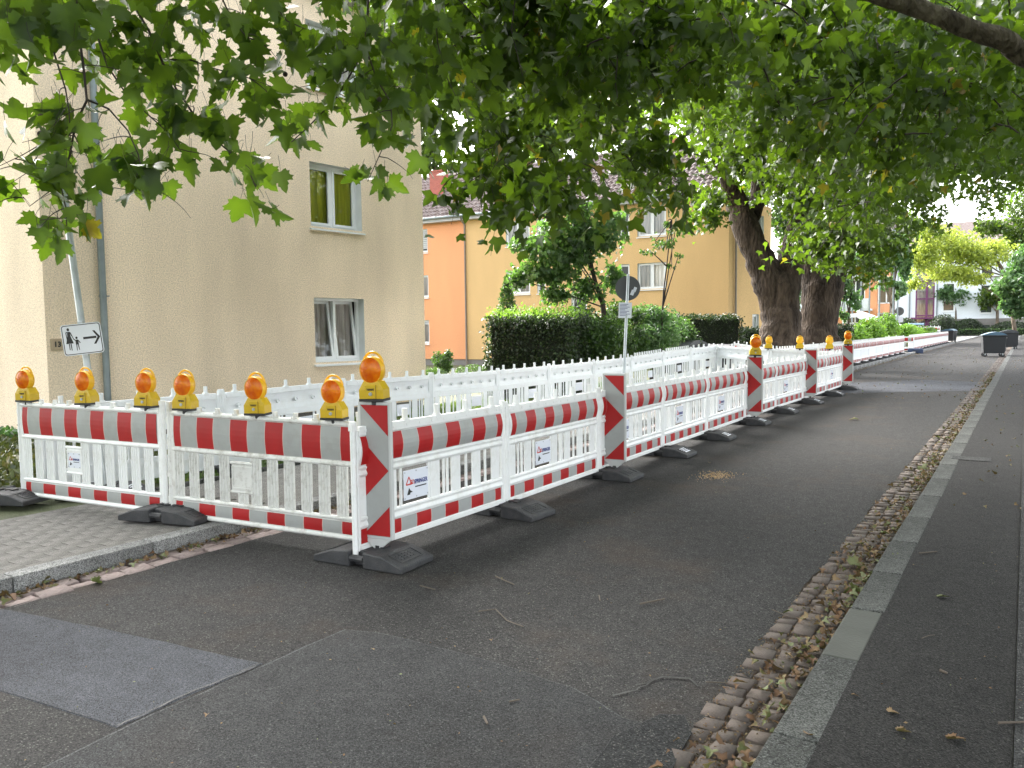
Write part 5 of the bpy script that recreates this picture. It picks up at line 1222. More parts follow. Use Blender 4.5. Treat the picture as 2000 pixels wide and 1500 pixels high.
# ------------------------------------------------------------------ plane trees
from mathutils import noise as mnoise
def bole(name, parent, pts, rad, mat='bark', n=22, amp=0.10, sub=5, f=1.3):
    """tapered limb with lumpy bark"""
    pts = [np.array(p, float) for p in pts]; P = []; Rr = []
    for i in range(len(pts) - 1):
        p0 = pts[max(i - 1, 0)]; p1 = pts[i]; p2 = pts[i + 1]; p3 = pts[min(i + 2, len(pts) - 1)]
        for j in range(sub):
            t = j / sub; P.append(0.5 * ((2 * p1) + (-p0 + p2) * t + (2 * p0 - 5 * p1 + 4 * p2 - p3) * t * t + (-p0 + 3 * p1 - 3 * p2 + p3) * t ** 3)); Rr.append(rad[i] * (1 - t) + rad[i + 1] * t)
    P.append(pts[-1]); Rr.append(rad[-1])
    mb = MB(); mb.tube(P, Rr, n, cap=True); V = []
    for i, v in enumerate(mb.v):
        c = P[i // n]; r_ = Rr[i // n]; d = np.array(v) - c
        k = mnoise.noise(Vector(v) * f / max(r_, .08) * .5) * amp * 1.4 + mnoise.noise(Vector(v) * 4.0 / max(r_, .1) * .5) * amp * .45
        V.append(tuple(c + d * (1 + k)))
    mb.v = V; return ob(name, mb.mesh(name, [mat], smooth=True), parent)
def pxb(name, parent, L_, d, **k):
    dd = d if hasattr(d, '__len__') else [d] * len(L_)
    return bole(name, parent, [at(a, b, z) for (a, b, c), z in zip(L_, dd)], [c / 2 * z / FPX for (a, b, c), z in zip(L_, dd)], **k)

t1 = thing('plane_tree', 'big forked plane tree with the left leaning limb, nearer of the pair behind the barriers', 'tree', tuple(at(1523, 672, 29)))
t1.location = (0, 0, 0)
pxb('trunk', t1, [(1522, 705, 112), (1522, 688, 94), (1524, 665, 84), (1525, 635, 78), (1525, 600, 73), (1522, 565, 74), (1520, 540, 62), (1519, 528, 34), (1519, 520, 8)], 29, amp=.13)
pxb('limb', t1, [(1518, 620, 50), (1506, 560, 66), (1488, 515, 58), (1466, 470, 50), (1451, 430, 50), (1441, 400, 46), (1428, 368, 34), (1408, 320, 27), (1380, 250, 20), (1340, 170, 14)], [29, 29, 29, 29, 29, 29, 28.6, 28, 27, 26], amp=.12)
pxb('limb', t1, [(1456, 445, 34), (1474, 412, 30), (1480, 375, 27), (1478, 310, 22), (1490, 220, 18)], 29.2)
pxb('limb', t1, [(1525, 620, 50), (1533, 560, 62), (1542, 512, 48), (1551, 465, 38), (1560, 420, 36), (1568, 380, 31), (1582, 300, 25), (1610, 190, 19), (1640, 60, 12)], [29, 29, 29, 29, 29, 29, 29, 28.5, 28])
t2 = thing('plane_tree', 'thick plane tree trunk standing right behind the forked one, crown over the road', 'tree', (0, 0, 0))
pxb('trunk', t2, [(1600, 698, 88), (1598, 668, 78), (1598, 635, 72), (1600, 600, 72), (1606, 560, 78), (1612, 530, 72), (1618, 505, 50)], 31.2, amp=.13)
pxb('limb', t2, [(1598, 580, 60), (1586, 510, 50), (1582, 440, 34), (1600, 380, 28), (1612, 300, 22)], 31.2)
pxb('limb', t2, [(1622, 540, 60), (1645, 490, 46), (1668, 440, 38), (1700, 385, 30), (1750, 320, 22), (1810, 240, 15)], [31.2, 31.2, 31, 30, 29, 28])
pxb('limb', t2, [(1578, 478, 22), (1600, 448, 26), (1630, 425, 24), (1670, 398, 18), (1720, 380, 12)], [30.6, 30.3, 30, 29.5, 29], mat='bark')

rg = np.random.default_rng(5)
def photo_pts(poly, n, d0, d1, rg):
    q = in_poly(poly, n, rg); d = rg.uniform(d0, d1, n); return np.array([at(a, b, z) for (a, b), z in zip(q, d)])
# overhanging near plane tree: its trunk stands in the right verge outside the picture
t3 = thing('plane_tree', 'plane tree overhanging the street from the right, leaves hanging across the top', 'tree', (0, 0, 0))
TB = np.array([1.75, 5.6, 0.06])
bole('trunk', t3, [TB + [0, 0, -.1], TB + [0, 0, .5], TB + [-.05, 0, 1.4], TB + [-.1, .02, 2.4], TB + [-.15, .05, 3.2]], [.52, .40, .36, .36, .42])
B1 = [TB + [-.1, 0, 2.1], TB + [-.6, .1, 2.75], at(2040, 118, 5.3), at(1960, 78, 5.35), at(1880, 52, 5.4), at(1800, 18, 5.5), at(1700, -12, 5.6), at(1560, -60, 5.8), at(1300, -140, 6.2), at(1000, -190, 6.2), at(650, -200, 5.9), at(300, -170, 5.4), at(0, -150, 5.2)]
bole('limb', t3, B1, [.16, .10, .075, .070, .066, .060, .055, .052, .048, .042, .036, .028, .02], mat='limb', n=14, amp=.12)
bole('limb', t3, [TB + [-.1, 0, 2.9], TB + [-1.2, .3, 4.2], TB + [-2.6, 1.5, 5.8], TB + [-4, 3.5, 7.2]], [.26, .2, .15, .09], mat='limb', n=12)
bole('limb', t3, [TB + [-.1, 0, 2.9], TB + [-.6, -1.5, 4.6], TB + [-2.4, -3.5, 6.2], TB + [-4.5, -5, 7.0]], [.26, .2, .14, .09], mat='limb', n=12)
bole('limb', t3, [TB + [0, 0, 2.9], TB + [.2, 1.6, 4.6], TB + [-.4, 4.0, 6.8], TB + [-1.5, 7.5, 8.2]], [.26, .2, .15, .09], mat='limb', n=12)

# traced twigs of the hanging boughs at the upper left
TW = [([(150, -150), (160, -60), (177, 0), (187, 67), (207, 127), (253, 187), (333, 260), (353, 295)], 4.6, .008),
      ([(235, -160), (250, -50), (257, 0), (293, 60), (320, 120), (343, 173), (387, 230), (433, 280), (483, 327), (500, 363)], 4.8, .010),
      ([(320, 120), (367, 117), (417, 133), (473, 147), (530, 170)], 4.85, .006), ([(120, -150), (150, 0), (160, 77), (163, 133), (170, 193), (147, 240), (137, 300), (117, 367), (135, 410), (130, 440)], 4.3, .009),
      ([(170, 193), (213, 213), (247, 253), (267, 300), (277, 340), (300, 365)], 4.4, .006), ([(70, -60), (90, 50), (113, 117), (127, 173), (133, 213), (137, 310)], 4.3, .007),
      ([(133, 247), (107, 267), (40, 307), (-20, 340)], 4.25, .004), ([(143, 263), (93, 277), (67, 307), (53, 337), (-5, 378)], 4.3, .004), ([(147, 263), (160, 290), (213, 315), (267, 297)], 4.35, .004),
      ([(137, 310), (160, 350), (183, 377)], 4.3, .003), ([(117, 367), (60, 403), (36, 376)], 4.3, .003),
      ([(735, -180), (720, -60), (717, 33), (713, 87), (700, 120), (660, 187), (600, 247), (567, 277)], 5.4, .010), ([(713, 87), (733, 153), (760, 200), (767, 247), (747, 293), (717, 353)], 5.3, .007),
      ([(693, 133), (633, 160), (577, 172)], 5.4, .005), ([(860, -150), (850, 0), (857, 83), (873, 150), (900, 210)], 6.0, .007), ([(10, -120), (30, -20), (10, 60), (-20, 110)], 4.2, .012), ([(470, -150), (500, -40), (560, 40), (600, 60)], 5.0, .008),
      ([(400, -160), (420, -40), (450, 30), (480, 70), (520, 90)], 4.9, .007), ([(1000, -160), (1010, -30), (1000, 60), (1020, 150)], 6.4, .008)]
twl = []; mb = MB()
for P, d, r0 in TW:
    k = len(P); q = [at(x, y, d + .12 * math.sin(i * 1.3)) + rg.normal(0, .006, 3) for i, (x, y) in enumerate(P)]; twl.append(q)
    mb.tube(q, [r0 * (1 - .65 * i / (k - 1)) for i in range(k)], 6)
ob('twigs', mb.mesh('twigs', ['twig'], smooth=True), t3)
# leaf positions: (polyline leaves) + clusters, in photo coordinates with real depths
def on_lines(per_px):
    out_ = []
    for (P, d, r0) in TW:
        for a, b in zip(P, P[1:]):
            L_ = math.hypot(b[0] - a[0], b[1] - a[1]); k = rg.poisson(L_ * per_px)
            for _ in range(k):
                t = rg.random(); out_.append((a[0] + (b[0] - a[0]) * t + rg.normal(0, 20), a[1] + (b[1] - a[1]) * t + rg.normal(0, 12) - 6, d + rg.normal(0, .15)))
    return out_
LP = on_lines(.030)
CL = [ # px, py, spread x, spread y, count, depth
    (120, 440, 28, 14, 9, 4.3), (95, 465, 20, 14, 5, 4.25), (60, 450, 14, 8, 3, 4.2), (150, 425, 18, 10, 4, 4.3), (130, 385, 22, 16, 5, 4.3), (95, 340, 18, 18, 4, 4.3), (15, 340, 12, 8, 2, 4.3), (170, 370, 14, 12, 3, 4.3),
    (270, 365, 18, 20, 7, 4.5), (315, 365, 15, 20, 6, 4.5), (310, 320, 24, 16, 7, 4.5), (270, 405, 10, 12, 2, 4.5), (245, 300, 40, 24, 9, 4.5), (370, 310, 12, 8, 2, 4.7), (30, 240, 22, 12, 3, 4.2), (80, 225, 22, 20, 5, 4.25), (130, 190, 24, 24, 6, 4.3),
    (500, 400, 20, 14, 4, 4.8), (530, 405, 16, 12, 3, 4.8), (480, 385, 8, 8, 1, 4.8), (505, 345, 14, 16, 5, 4.8), (470, 310, 16, 14, 5, 4.8), (430, 270, 16, 14, 5, 4.8), (545, 358, 14, 8, 2, 4.8), (450, 330, 18, 12, 3, 4.8),
    (605, 290, 10, 12, 2, 5.4), (570, 255, 28, 20, 6, 5.4), (640, 215, 26, 22, 7, 5.4), (700, 245, 14, 8, 2, 5.3), (722, 270, 14, 12, 3, 5.3), (760, 285, 12, 10, 3, 5.3), (790, 265, 10, 16, 2, 5.3), (730, 370, 20, 8, 4, 5.3), (700, 340, 8, 8, 2, 5.3), (750, 380, 6, 6, 1, 5.3),
    (60, 30, 70, 34, 34, 4.2), (60, 120, 55, 40, 18, 4.3), (180, 50, 60, 40, 26, 4.5), (300, 40, 60, 40, 26, 4.8), (250, 130, 50, 40, 22, 4.6), (350, 130, 40, 30, 15, 4.8), (420, 40, 60, 34, 22, 4.9), (420, 180, 40, 30, 14, 4.9), (480, 220, 40, 24, 13, 4.9), (540, 190, 40, 30, 13, 5.1), (500, 90, 50, 30, 14, 5.0),
    (300, 210, 50, 30, 16, 4.7), (370, 230, 40, 20, 9, 4.8), (600, 20, 60, 30, 16, 5.4), (640, 110, 50, 45, 26, 5.4), (720, 60, 60, 50, 36, 5.6), (800, 80, 50, 50, 34, 5.9), (700, 170, 40, 30, 15, 5.5), (780, 170, 50, 40, 26, 5.8), (850, 200, 50, 40, 26, 6.2), (830, 250, 40, 25, 12, 6.2), (880, 100, 60, 60, 40, 6.4), (560, 120, 26, 30, 7, 5.2)]
for px, py, sx, sy, n, d in CL:
    for _ in range(int(n * ((.70 if py > 100 else .85) if px < 620 else 1.1) + .5)): LP.append((px + rg.normal(0, sx * .9), py + rg.normal(0, sy * .85) - 10, d + rg.normal(0, .22)))
LP += [(rg.uniform(-80, 1000), rg.uniform(-260, 10), rg.uniform(4.4, 6.6)) for _ in range(260)]
LP = np.array(LP); PW = np.array([at(*p) for p in LP])
n = len(PW); Tn = rg.normal(size=(n, 3)); Tn[:, 2] -= 1.5; Tn = norm(Tn)
toc = norm(O - PW)
Rm = frames(Tn, rg, toc, 0.55); Sz = rg.uniform(.082, .168, n)
LMESH = []
for i in range(14):
    tv = float([.1, .3, .45, .55, .65, .75, .85, .2, .4, .5, .6, .7, .9, 1.0][i]); LMESH.append(leaf_mesh('leaf', np.zeros((1, 3)), np.eye(3)[None], np.ones(1), np.array([tv]), template(OUT_NEAR, fold=rg.uniform(.05, .5), curl=rg.uniform(.0, .45)), 'leaf'))
    LMESH[-1].polygons.foreach_set('use_smooth', [True] * len(LMESH[-1].polygons))
vis = [i for i in range(n) if -30 < LP[i, 0] < 1010 and LP[i, 1] > -30]
vis.sort(key=lambda i: -Sz[i] / LP[i, 2]); indiv = set(vis[:296])
for i in sorted(indiv):
    me = LMESH[13] if rg.random() < .012 else LMESH[int(rg.integers(0, 13))]
    o = bpy.data.objects.new('leaf', me); Mx = Matrix.Identity(4)
    for a in range(3):
        for b in range(3): Mx[a][b] = Rm[i][a, b] * Sz[i]
        Mx[a][3] = PW[i][a]
    o.parent = t3; o.matrix_basis = Mx; col.objects.link(o)
rest = [i for i in range(n) if i not in indiv]
tint = np.clip(rg.normal(.5, .22, len(rest)), 0, .93)
o = ob('foliage', leaf_mesh('foliage', PW[rest], Rm[rest], Sz[rest], tint, T_NEAR, 'leaf'), t3); o['kind'] = 'stuff'
# leaf stalks and fine side twigs
pet = MB()
for i in range(n):
    b_ = PW[i]; a_ = b_ - Tn[i] * Sz[i] * .45 + np.array([0, 0, Sz[i] * .35]); pet.tube([a_, (a_ + b_) / 2 + rg.normal(0, .004, 3), b_], [.0016, .0013, .0012], 3, cap=False)
me = bpy.data.meshes.new('leaf_stalks'); me.from_pydata(pet.v, [], pet.f); me.materials.append(MT['twig']); ob('leaf_stalks', me, t3)['kind'] = 'stuff'
ss = []
for q in twl:
    for a_, b_ in zip(q, q[1:]):
        for _ in range(1): ss.append(a_ + (b_ - a_) * rg.random())
hs_ = hanging(ss, .22, 5, rg, .35); twigs('side_twigs', t3, hs_, .0035, .0012)
# hanging seed balls
mb = MB()
for px, py, d in ((79, 262, 4.3), (557, 145, 5.2), (567, 253, 5.4), (80, 228, 4.25), (709, 45, 5.5), (741, 194, 5.4)):
    c = at(px, py, d); r = .017
    for i in range(6):
        pass
    V = []; F = []
    for i in range(7):
        for j in range(10): th = math.pi * i / 6; ph = 2 * math.pi * j / 10; V.append(c + r * np.array([math.sin(th) * math.cos(ph), math.sin(th) * math.sin(ph), math.cos(th)]))
    F = [(i * 10 + j, i * 10 + (j + 1) % 10, (i + 1) * 10 + (j + 1) % 10, (i + 1) * 10 + j) for i in range(6) for j in range(10)]
    mb.add(V, F); mb.tube([c + [0, 0, r], c + [0.004, 0.006, .09]], .0013, 4)
ob('seed_balls', mb.mesh('seed_balls', ['twig'], smooth=True), t3)['kind'] = 'stuff'

# middle curtain of hanging twigs, 7 to 14 m away
M1 = [(760, -80), (1560, -80), (1560, 0), (1360, 70), (1200, 120), (1080, 150), (1000, 160), (940, 90), (830, 90), (760, 40)]
M2 = [(930, -80), (2080, -80), (2080, 220), (1800, 290), (1640, 290), (1440, 140), (1250, 120), (1080, 150), (975, 100)]
M3 = [(1240, 60), (2080, 60), (2080, 330), (1920, 300), (1830, 290), (1760, 360), (1660, 430), (1620, 400), (1560, 330), (1480, 260), (1430, 250), (1380, 215), (1330, 160), (1260, 170)]
M4 = [(1420, 60), (2080, 60), (2080, 320), (1960, 310), (1900, 310), (1830, 300), (1780, 360), (1690, 450), (1640, 430), (1560, 360), (1440, 280)]
st = photo_pts(M1, 125, 6.6, 9.5, rg); hl = hanging(st, .75, 6, rg)
twigs('twigs', t3, hl, .010, .003)
cloud('foliage', t3, sag_leaves(hl, 28, .08, rg), .132, T_MID, 'leaf', rg)
M5 = [(760, -80), (1480, -80), (1480, 60), (1300, 110), (1100, 190), (960, 170), (860, 110), (760, 60)]
st = photo_pts(M5, 150, 10, 17, rg); hl = hanging(st, 1.0, 6, rg)
twigs('twigs', t3, hl, .012, .004)
cloud('foliage', t3, sag_leaves(hl, 36, .13, rg), .135, T_MID, 'leaf', rg)
st = photo_pts(M2, 350, 9, 15, rg); hl = hanging(st, 1.0, 6, rg)
twigs('twigs', t3, hl, .012, .004)
cloud('foliage', t3, sag_leaves(hl, 36, .12, rg), .135, T_MID, 'leaf', rg)
st = photo_pts(M3, 560, 16, 27, rg); hl = hanging(st, 1.5, 6, rg)
twigs('twigs', t1, hl, .014, .004)
cloud('foliage', t1, sag_leaves(hl, 34, .22, rg), .165, T_FAR, 'leaf', rg)
st = photo_pts(M4, 560, 26, 38, rg); hl = hanging(st, 2.0, 6, rg)
twigs('twigs', t2, hl, .018, .005)
cloud('foliage', t2, sag_leaves(hl, 40, .32, rg), .175, T_FAR, 'leaf', rg)
# individual sprigs that break the crown outline
SPR = [(1385, 400, 24, 9, 28, 1.0), (1440, 320, 27, 26, 70, 1.3), (1405, 250, 26, 26, 60, 1.3), (1480, 300, 27, 22, 50, 1.3), (1560, 400, 27, 22, 50, 1.3), (1375, 440, 23, 10, 18, .7), (1440, 400, 30, 18, 24, 1.2), (1590, 470, 24, 20, 60, 1.6), (1660, 480, 24, 24, 60, 1.4), (1720, 500, 26, 20, 30, 1.0), (1790, 400, 30, 24, 26, 1.2), (1110, 340, 9, 60, 12, .5), (1180, 300, 12, 60, 26, .7), (1290, 290, 13, 40, 18, .7), (1000, 290, 11, 40, 16, .6), (940, 230, 10, 40, 16, .6), (1020, 350, 9, 40, 7, .45),
       (985, 330, 9, 26, 8, .4), (960, 370, 9, 16, 3, .3), (880, 290, 11, 26, 6, .4), (1320, 370, 11, 20, 5, .4), (1840, 440, 30, 20, 10, 1.0), (1930, 420, 30, 30, 14, 1.0), (1620, 520, 25, 16, 26, 1.2), (1690, 540, 27, 14, 16, 1.0)]
for grp, tt, tm, mt, sz in ((lambda d: d < 12, t3, T_MID, 'leaf', .15), (lambda d: d >= 12, t1, T_FAR, 'leaf', .165)):
    st = []
    for px, py, d, sx, k, L_ in SPR:
        if grp(d): st += [at(px + rg.normal(0, sx), py - 30 + rg.normal(0, sx * .6), d + rg.normal(0, .8)) for _ in range(k)]
    hl = hanging(st, .7, 6, rg, 1.3); twigs('twigs', tt, hl, .006, .002); cloud('foliage', tt, sag_leaves(hl, 14, .09, rg), sz, tm, mt, rg)

# roof of leaves over street and camera, above the frame (shades the road)
pts = []
while len(pts) < 6800:
    x = rg.uniform(-4.4, 6); y = rg.uniform(-5, 25)
    z = rg.uniform(4.4, 8.6); c = mnoise.noise(Vector((x, y, z)) * .45)
    if c < -0.12: continue
    px_, py_, w_ = project((x, y, z))
    if w_ > .5 and py_ > -60 and -100 < px_ < 2100: continue
    pts.append((x, y, z))
for _ in range(2400):  # unseen leaves added farther left to shade the near hanging boughs
    p = (rg.uniform(-7.5, -2.5), rg.uniform(.5, 7), rg.uniform(5.0, 8.0)); a_, b_, c_ = project(p)
    if not (c_ > .5 and b_ > -60 and -100 < a_ < 2100): pts.append(p)
cloud('foliage', t3, np.array(pts), .30, T_FAR, 'leaf', rg)
pts = [(rg.normal(-5.5, 3.0), rg.normal(31, 4.0), rg.uniform(8, 15)) for _ in range(9000)]
cloud('foliage', t2, np.array(pts), .34, T_FAR, 'leaf', rg)

# unseen plane tree behind the camera, added to shade the bright end wall
shade_tree = thing('plane_tree', 'unseen plane tree added behind the viewpoint to shade the beige end wall', 'tree', (0, 0, 0))
bole('trunk', shade_tree, [(-6.9, -4.5, -.1), (-6.9, -4.5, .6), (-6.9, -4.4, 2.2), (-6.8, -4.3, 4.0), (-6.5, -4.2, 6.5)], [.62, .48, .42, .38, .2])
for e in ((-10, -6, 7), (-9, -1.5, 7.2), (-5, -7, 8), (-4.5, -2, 7.6)): bole('limb', shade_tree, [(-6.85, -4.4, 3.2), ((-6.85 + e[0]) / 2, (-4.4 + e[1]) / 2, 5.4), e], [.26, .17, .08], n=12)
pts = [(rg.normal(-8.5, 3.4), rg.normal(-4.5, 3.2), rg.uniform(4.2, 10)) for _ in range(7000)]; pts = [p for p in pts if p[1] < 1.5 and p[0] < -3]
cloud('foliage', shade_tree, np.array(pts), .32, T_FAR, 'leaf', rg)
# ------------------------------------------------------------------ hedges, shrubs, garden trees
def shell(n, c, r, rg, zmin=None, fill=.35):
    v = norm(rg.normal(size=(n, 3))); k = 1 - fill * rg.random(n) ** 1.5; v = v * k[:, None]
    p = np.array(c) + v * np.array(r); 
    return p if zmin is None else p[p[:, 2] > zmin]
def lumps(n, c, r, rg, k=14, s=.38, zmin=None):
    """crown made of clumps with gaps"""
    cc = np.array(c) + norm(rg.normal(size=(k, 3))) * (rg.random((k, 1)) ** .4) * np.array(r) * (1 - s * .6); i = rg.integers(0, k, n)
    p = cc[i] + norm(rg.normal(size=(n, 3))) * (rg.random((n, 1)) ** .5) * np.array(r) * s * rg.uniform(.6, 1.2, k)[i][:, None]
    return p if zmin is None else p[p[:, 2] > zmin]
def box_hedge(name, label, P0, P1, depth, h, n, mat, size, group=None, z0=-.15, wob=.10, top='leaf_bright', tmpl=T_QUAD):
    """hedge along the ground line P0-P1"""
    P0 = np.array(P0[:2]); P1 = np.array(P1[:2]); L_ = np.linalg.norm(P1 - P0); a = math.atan2(*(P1 - P0)[::-1])
    t = thing(name, label, 'hedge', (P0[0], P0[1], z0), a, group)
    pts = rg.random((n, 3)) * np.array([L_, depth, h]); f = rg.integers(0, 5, n)
    s_ = rg.random(n) ** 2 * .22
    pts[f == 0, 1] = s_[f == 0]; pts[f == 1, 1] = depth - s_[f == 1]; pts[f == 2, 2] = h - s_[f == 2]; pts[f == 3, 0] = s_[f == 3]; pts[f == 4, 0] = L_ - s_[f == 4]
    pts += rg.normal(0, .035, pts.shape)
    for i in range(n): pts[i] += wob * mnoise.noise(Vector(pts[i]) * 1.7)
    cloud('foliage', t, pts, size, tmpl, mat, rg, down=.2, nb=(0, -.6, .9), nbias=.7)
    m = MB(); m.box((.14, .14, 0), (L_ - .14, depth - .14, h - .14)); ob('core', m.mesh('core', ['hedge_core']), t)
    if top:
        q = rg.random((n // 12, 3)) * np.array([L_, depth, .22]) + np.array([0, 0, h - .1]); q[:, 2] += rg.random(len(q)) ** 3 * .25; cloud('young_shoots', t, q, size, tmpl, top, rg, down=.6, up=True)
    return t
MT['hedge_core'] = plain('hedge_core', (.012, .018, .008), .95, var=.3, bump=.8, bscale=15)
def ball(c, r, nu=14, nv=8):
    V = [tuple(c + r * np.array([math.sin(math.pi * i / nv) * math.cos(2 * math.pi * j / nu), math.sin(math.pi * i / nv) * math.sin(2 * math.pi * j / nu), math.cos(math.pi * i / nv)])) for i in range(nv + 1) for j in range(nu)]
    return V, [(i * nu + j, i * nu + (j + 1) % nu, (i + 1) * nu + (j + 1) % nu, (i + 1) * nu + j) for i in range(nv) for j in range(nu)]
def shrub(name, label, c, r, n, mat, size, cat='shrub', tmpl=T_OVAL, k=0, s=.4, zmin=-.2, group=None, stems=True, fill=.45, sky=.6):
    t = thing(name, label, cat, (c[0], c[1], zmin), group=group); c2 = np.array(c) - np.array([c[0], c[1], zmin])
    p = lumps(n, c2, r, rg, k, s, 0.02) if k else shell(n, c2, r, rg, 0.02, fill)
    cloud('foliage', t, p, size, tmpl, mat, rg, down=.3, nb=(0, -.3, 1), nbias=sky)
    if cat == 'shrub' and fill < .3:
        m = MB(); m.add(*ball(c2, np.array(r) * .86)); ob('core', m.mesh('core', ['hedge_core'], smooth=True), t)
    if stems:
        m = MB()
        for i in range(7):
            e = c2 + norm(rg.normal(size=(1, 3)))[0] * np.array(r) * .7; e[2] = abs(e[2]); m.tube([(rg.normal(0, .05), rg.normal(0, .05), 0), tuple(c2 * .5 + e * .5 * np.array([.5, .5, 1])), tuple(e)], [.03, .02, .008], 6)
        ob('stems', m.mesh('stems', ['twig'], smooth=True), t)
    return t
h0 = at(946, 712, 20); h1 = at(1112, 712, 19.2)
box_hedge('clipped_hedge', 'tall dark clipped hedge block with light green shoots on top, left of the others', h0, h1, 2.2, 2.15, 17000, 'leaf_dark', .085)
h0 = at(1322, 690, 30); h1 = at(1452, 690, 31.5)
box_hedge('clipped_hedge', 'long low clipped hedge in front of the ochre wall, right of the bushes', h0, h1, 1.2, 2.3, 9000, 'leaf_dark', .085, top=None)
h0 = at(1452, 690, 33); h1 = at(1498, 690, 33)
box_hedge('clipped_hedge', 'short dark hedge just left of the forked plane trunk', h0, h1, 1.2, 1.75, 4000, 'leaf_dark', .09, top=None)
h0 = at(1560, 690, 36); h1 = at(1668, 690, 37)
box_hedge('clipped_hedge', 'dark hedge showing right of the plane trunks', h0, h1, 1.5, 1.9, 8000, 'leaf_dark', .10, top=None)
for (px, py, d, rx, rz_, n, mat, lab) in ((1150, 665, 21.5, 1.0, .95, 7000, 'leaf_shrub', 'loose grey green shrub beside the dark hedge block'), (1210, 650, 22.5, 1.15, 1.05, 8000, 'leaf_shrub', 'shrub behind the leaning round sign pole'),
                                (1275, 655, 23.5, 1.15, 1.0, 8000, 'leaf_blue', 'dense shrub left of the dark refuse container'), (1330, 662, 26, .9, .85, 5000, 'leaf_shrub', 'small shrub between the dense shrub and the low hedge')):
    c = at(px, py, d); shrub('garden_shrub', lab, c, (rx, rx, rz_), n, mat, .095, k=16, s=.42)
c = at(866, 690, 31); shrub('round_shrub', 'small round shrub against the orange wall by the house corner', (c[0], c[1], .55), (.58, .58, .56), 2600, 'leaf_shrub', .085, k=12, s=.42, zmin=-.35)
for px, d, w_ in ((848, 30, .5), (925, 33, .9)):
    c = at(px, 715, d); shrub('low_plant', 'low dark plant at the foot of the orange wall' if px < 900 else 'low grey green plant at the foot of the ochre wall', (c[0], c[1], 0), (w_, .5, .3), 1200, 'leaf_shrub', .08, zmin=-.35, stems=False)
# small pointed tree above the hedge
c = at(990, 575, 25); t = thing('young_conical_tree', 'narrow pointed young tree rising above the dark hedge block', 'tree', (c[0], c[1], -.2)); zt = at(990, 541, 25)[2] + .2
k = 2600; zz = rg.random(k) ** 1.0; rad_ = (1 - zz) * .62 + .04; aa = rg.random(k) * 6.28; rr = np.sqrt(rg.random(k)) * rad_
cloud('foliage', t, np.stack([rr * np.cos(aa), rr * np.sin(aa), 1.4 + zz * (zt - 1.4)], 1), .085, T_OVAL, 'leaf_shrub', rg, up=True); m = MB(); m.tube([(0, 0, 0), (0, 0, zt)], [.04, .01], 6); ob('trunk', m.mesh('trunk', ['twig']), t)

def pix_tree(name, label, trunk, d, blobs, mat, size, tmpl, bmat='twig', spread=.45, cat='tree', per=1.0, down=.6, z0=-.2):
    """blobs: (px, py, rx_px, ry_px, n)"""
    base_ = at(*trunk[0][:2], d); t = thing(name, label, cat, (base_[0], base_[1], z0)); b = np.array([base_[0], base_[1], z0])
    P = [at(a, y, d) - b for a, y, w_ in trunk]; P[0][2] = -.1
    bole('trunk', t, P, [w_ / 2 * d / FPX for _, _, w_ in trunk], mat=bmat, n=10, amp=.06, sub=3)
    pts = []; br = []
    for px, py, rx, ry, n in blobs:
        c = at(px, py, d) - b; rw = rx * d / FPX; rh = ry * d / FPX
        q = lumps(int(n * per), c, (rw, rw * .9, rh), rg, k=max(5, int(n / 45)), s=spread); pts.append(q)
        s_ = P[min(len(P) - 1, 1 + int(rg.integers(0, len(P) - 1)))]; br.append(np.array([s_, (s_ + c) / 2 + [0, 0, .1 * rh], c, c + norm(rg.normal(size=3)) * rw * .6]))
    cloud('foliage', t, np.concatenate(pts), size, tmpl, mat, rg, down=down)
    twigs('branches', t, br, .02 * d / 20, .004 * d / 20, 5, bmat)
    return t
MT['leaf_maple'] = leaf_mat('maple_leaf', [(0.0, (.022, .045, .020)), (0.6, (.055, .10, .040)), (1.0, (.12, .18, .07))], transl=.35, tcol=(.20, .42, .06))
pix_tree('maple', 'crooked young maple with drooping leafy branches before the ochre wall', [(1192, 660, 11), (1178, 600, 10), (1165, 560, 9), (1152, 500, 7), (1150, 430, 5)], 22,
         [(1090, 455, 60, 34, 520), (1030, 475, 34, 20, 200), (1120, 500, 60, 40, 520), (1045, 530, 50, 26, 420), (1085, 575, 34, 22, 260), (1180, 470, 50, 40, 420), (1150, 560, 40, 40, 260), (1195, 540, 26, 30, 160), (1110, 410, 60, 24, 360), (1200, 430, 34, 22, 160), (1010, 545, 22, 18, 110), (1085, 540, 50, 20, 220), (1140, 450, 50, 50, 300), (1060, 500, 60, 40, 300)], 'leaf_maple', .125, T_MID, per=1.2, spread=.85)
pix_tree('sapling', 'thin sapling with sparse leaves in front of the ochre wall windows', [(1290, 660, 3), (1294, 600, 3), (1302, 520, 2.4), (1312, 430, 1.6)], 23,
         [(1300, 480, 40, 14, 130), (1318, 455, 26, 16, 70), (1272, 492, 24, 8, 50), (1325, 500, 12, 14, 30), (1312, 520, 14, 8, 24), (1305, 430, 14, 20, 36), (1280, 470, 14, 12, 26)], 'leaf_shrub', .11, T_OVAL)
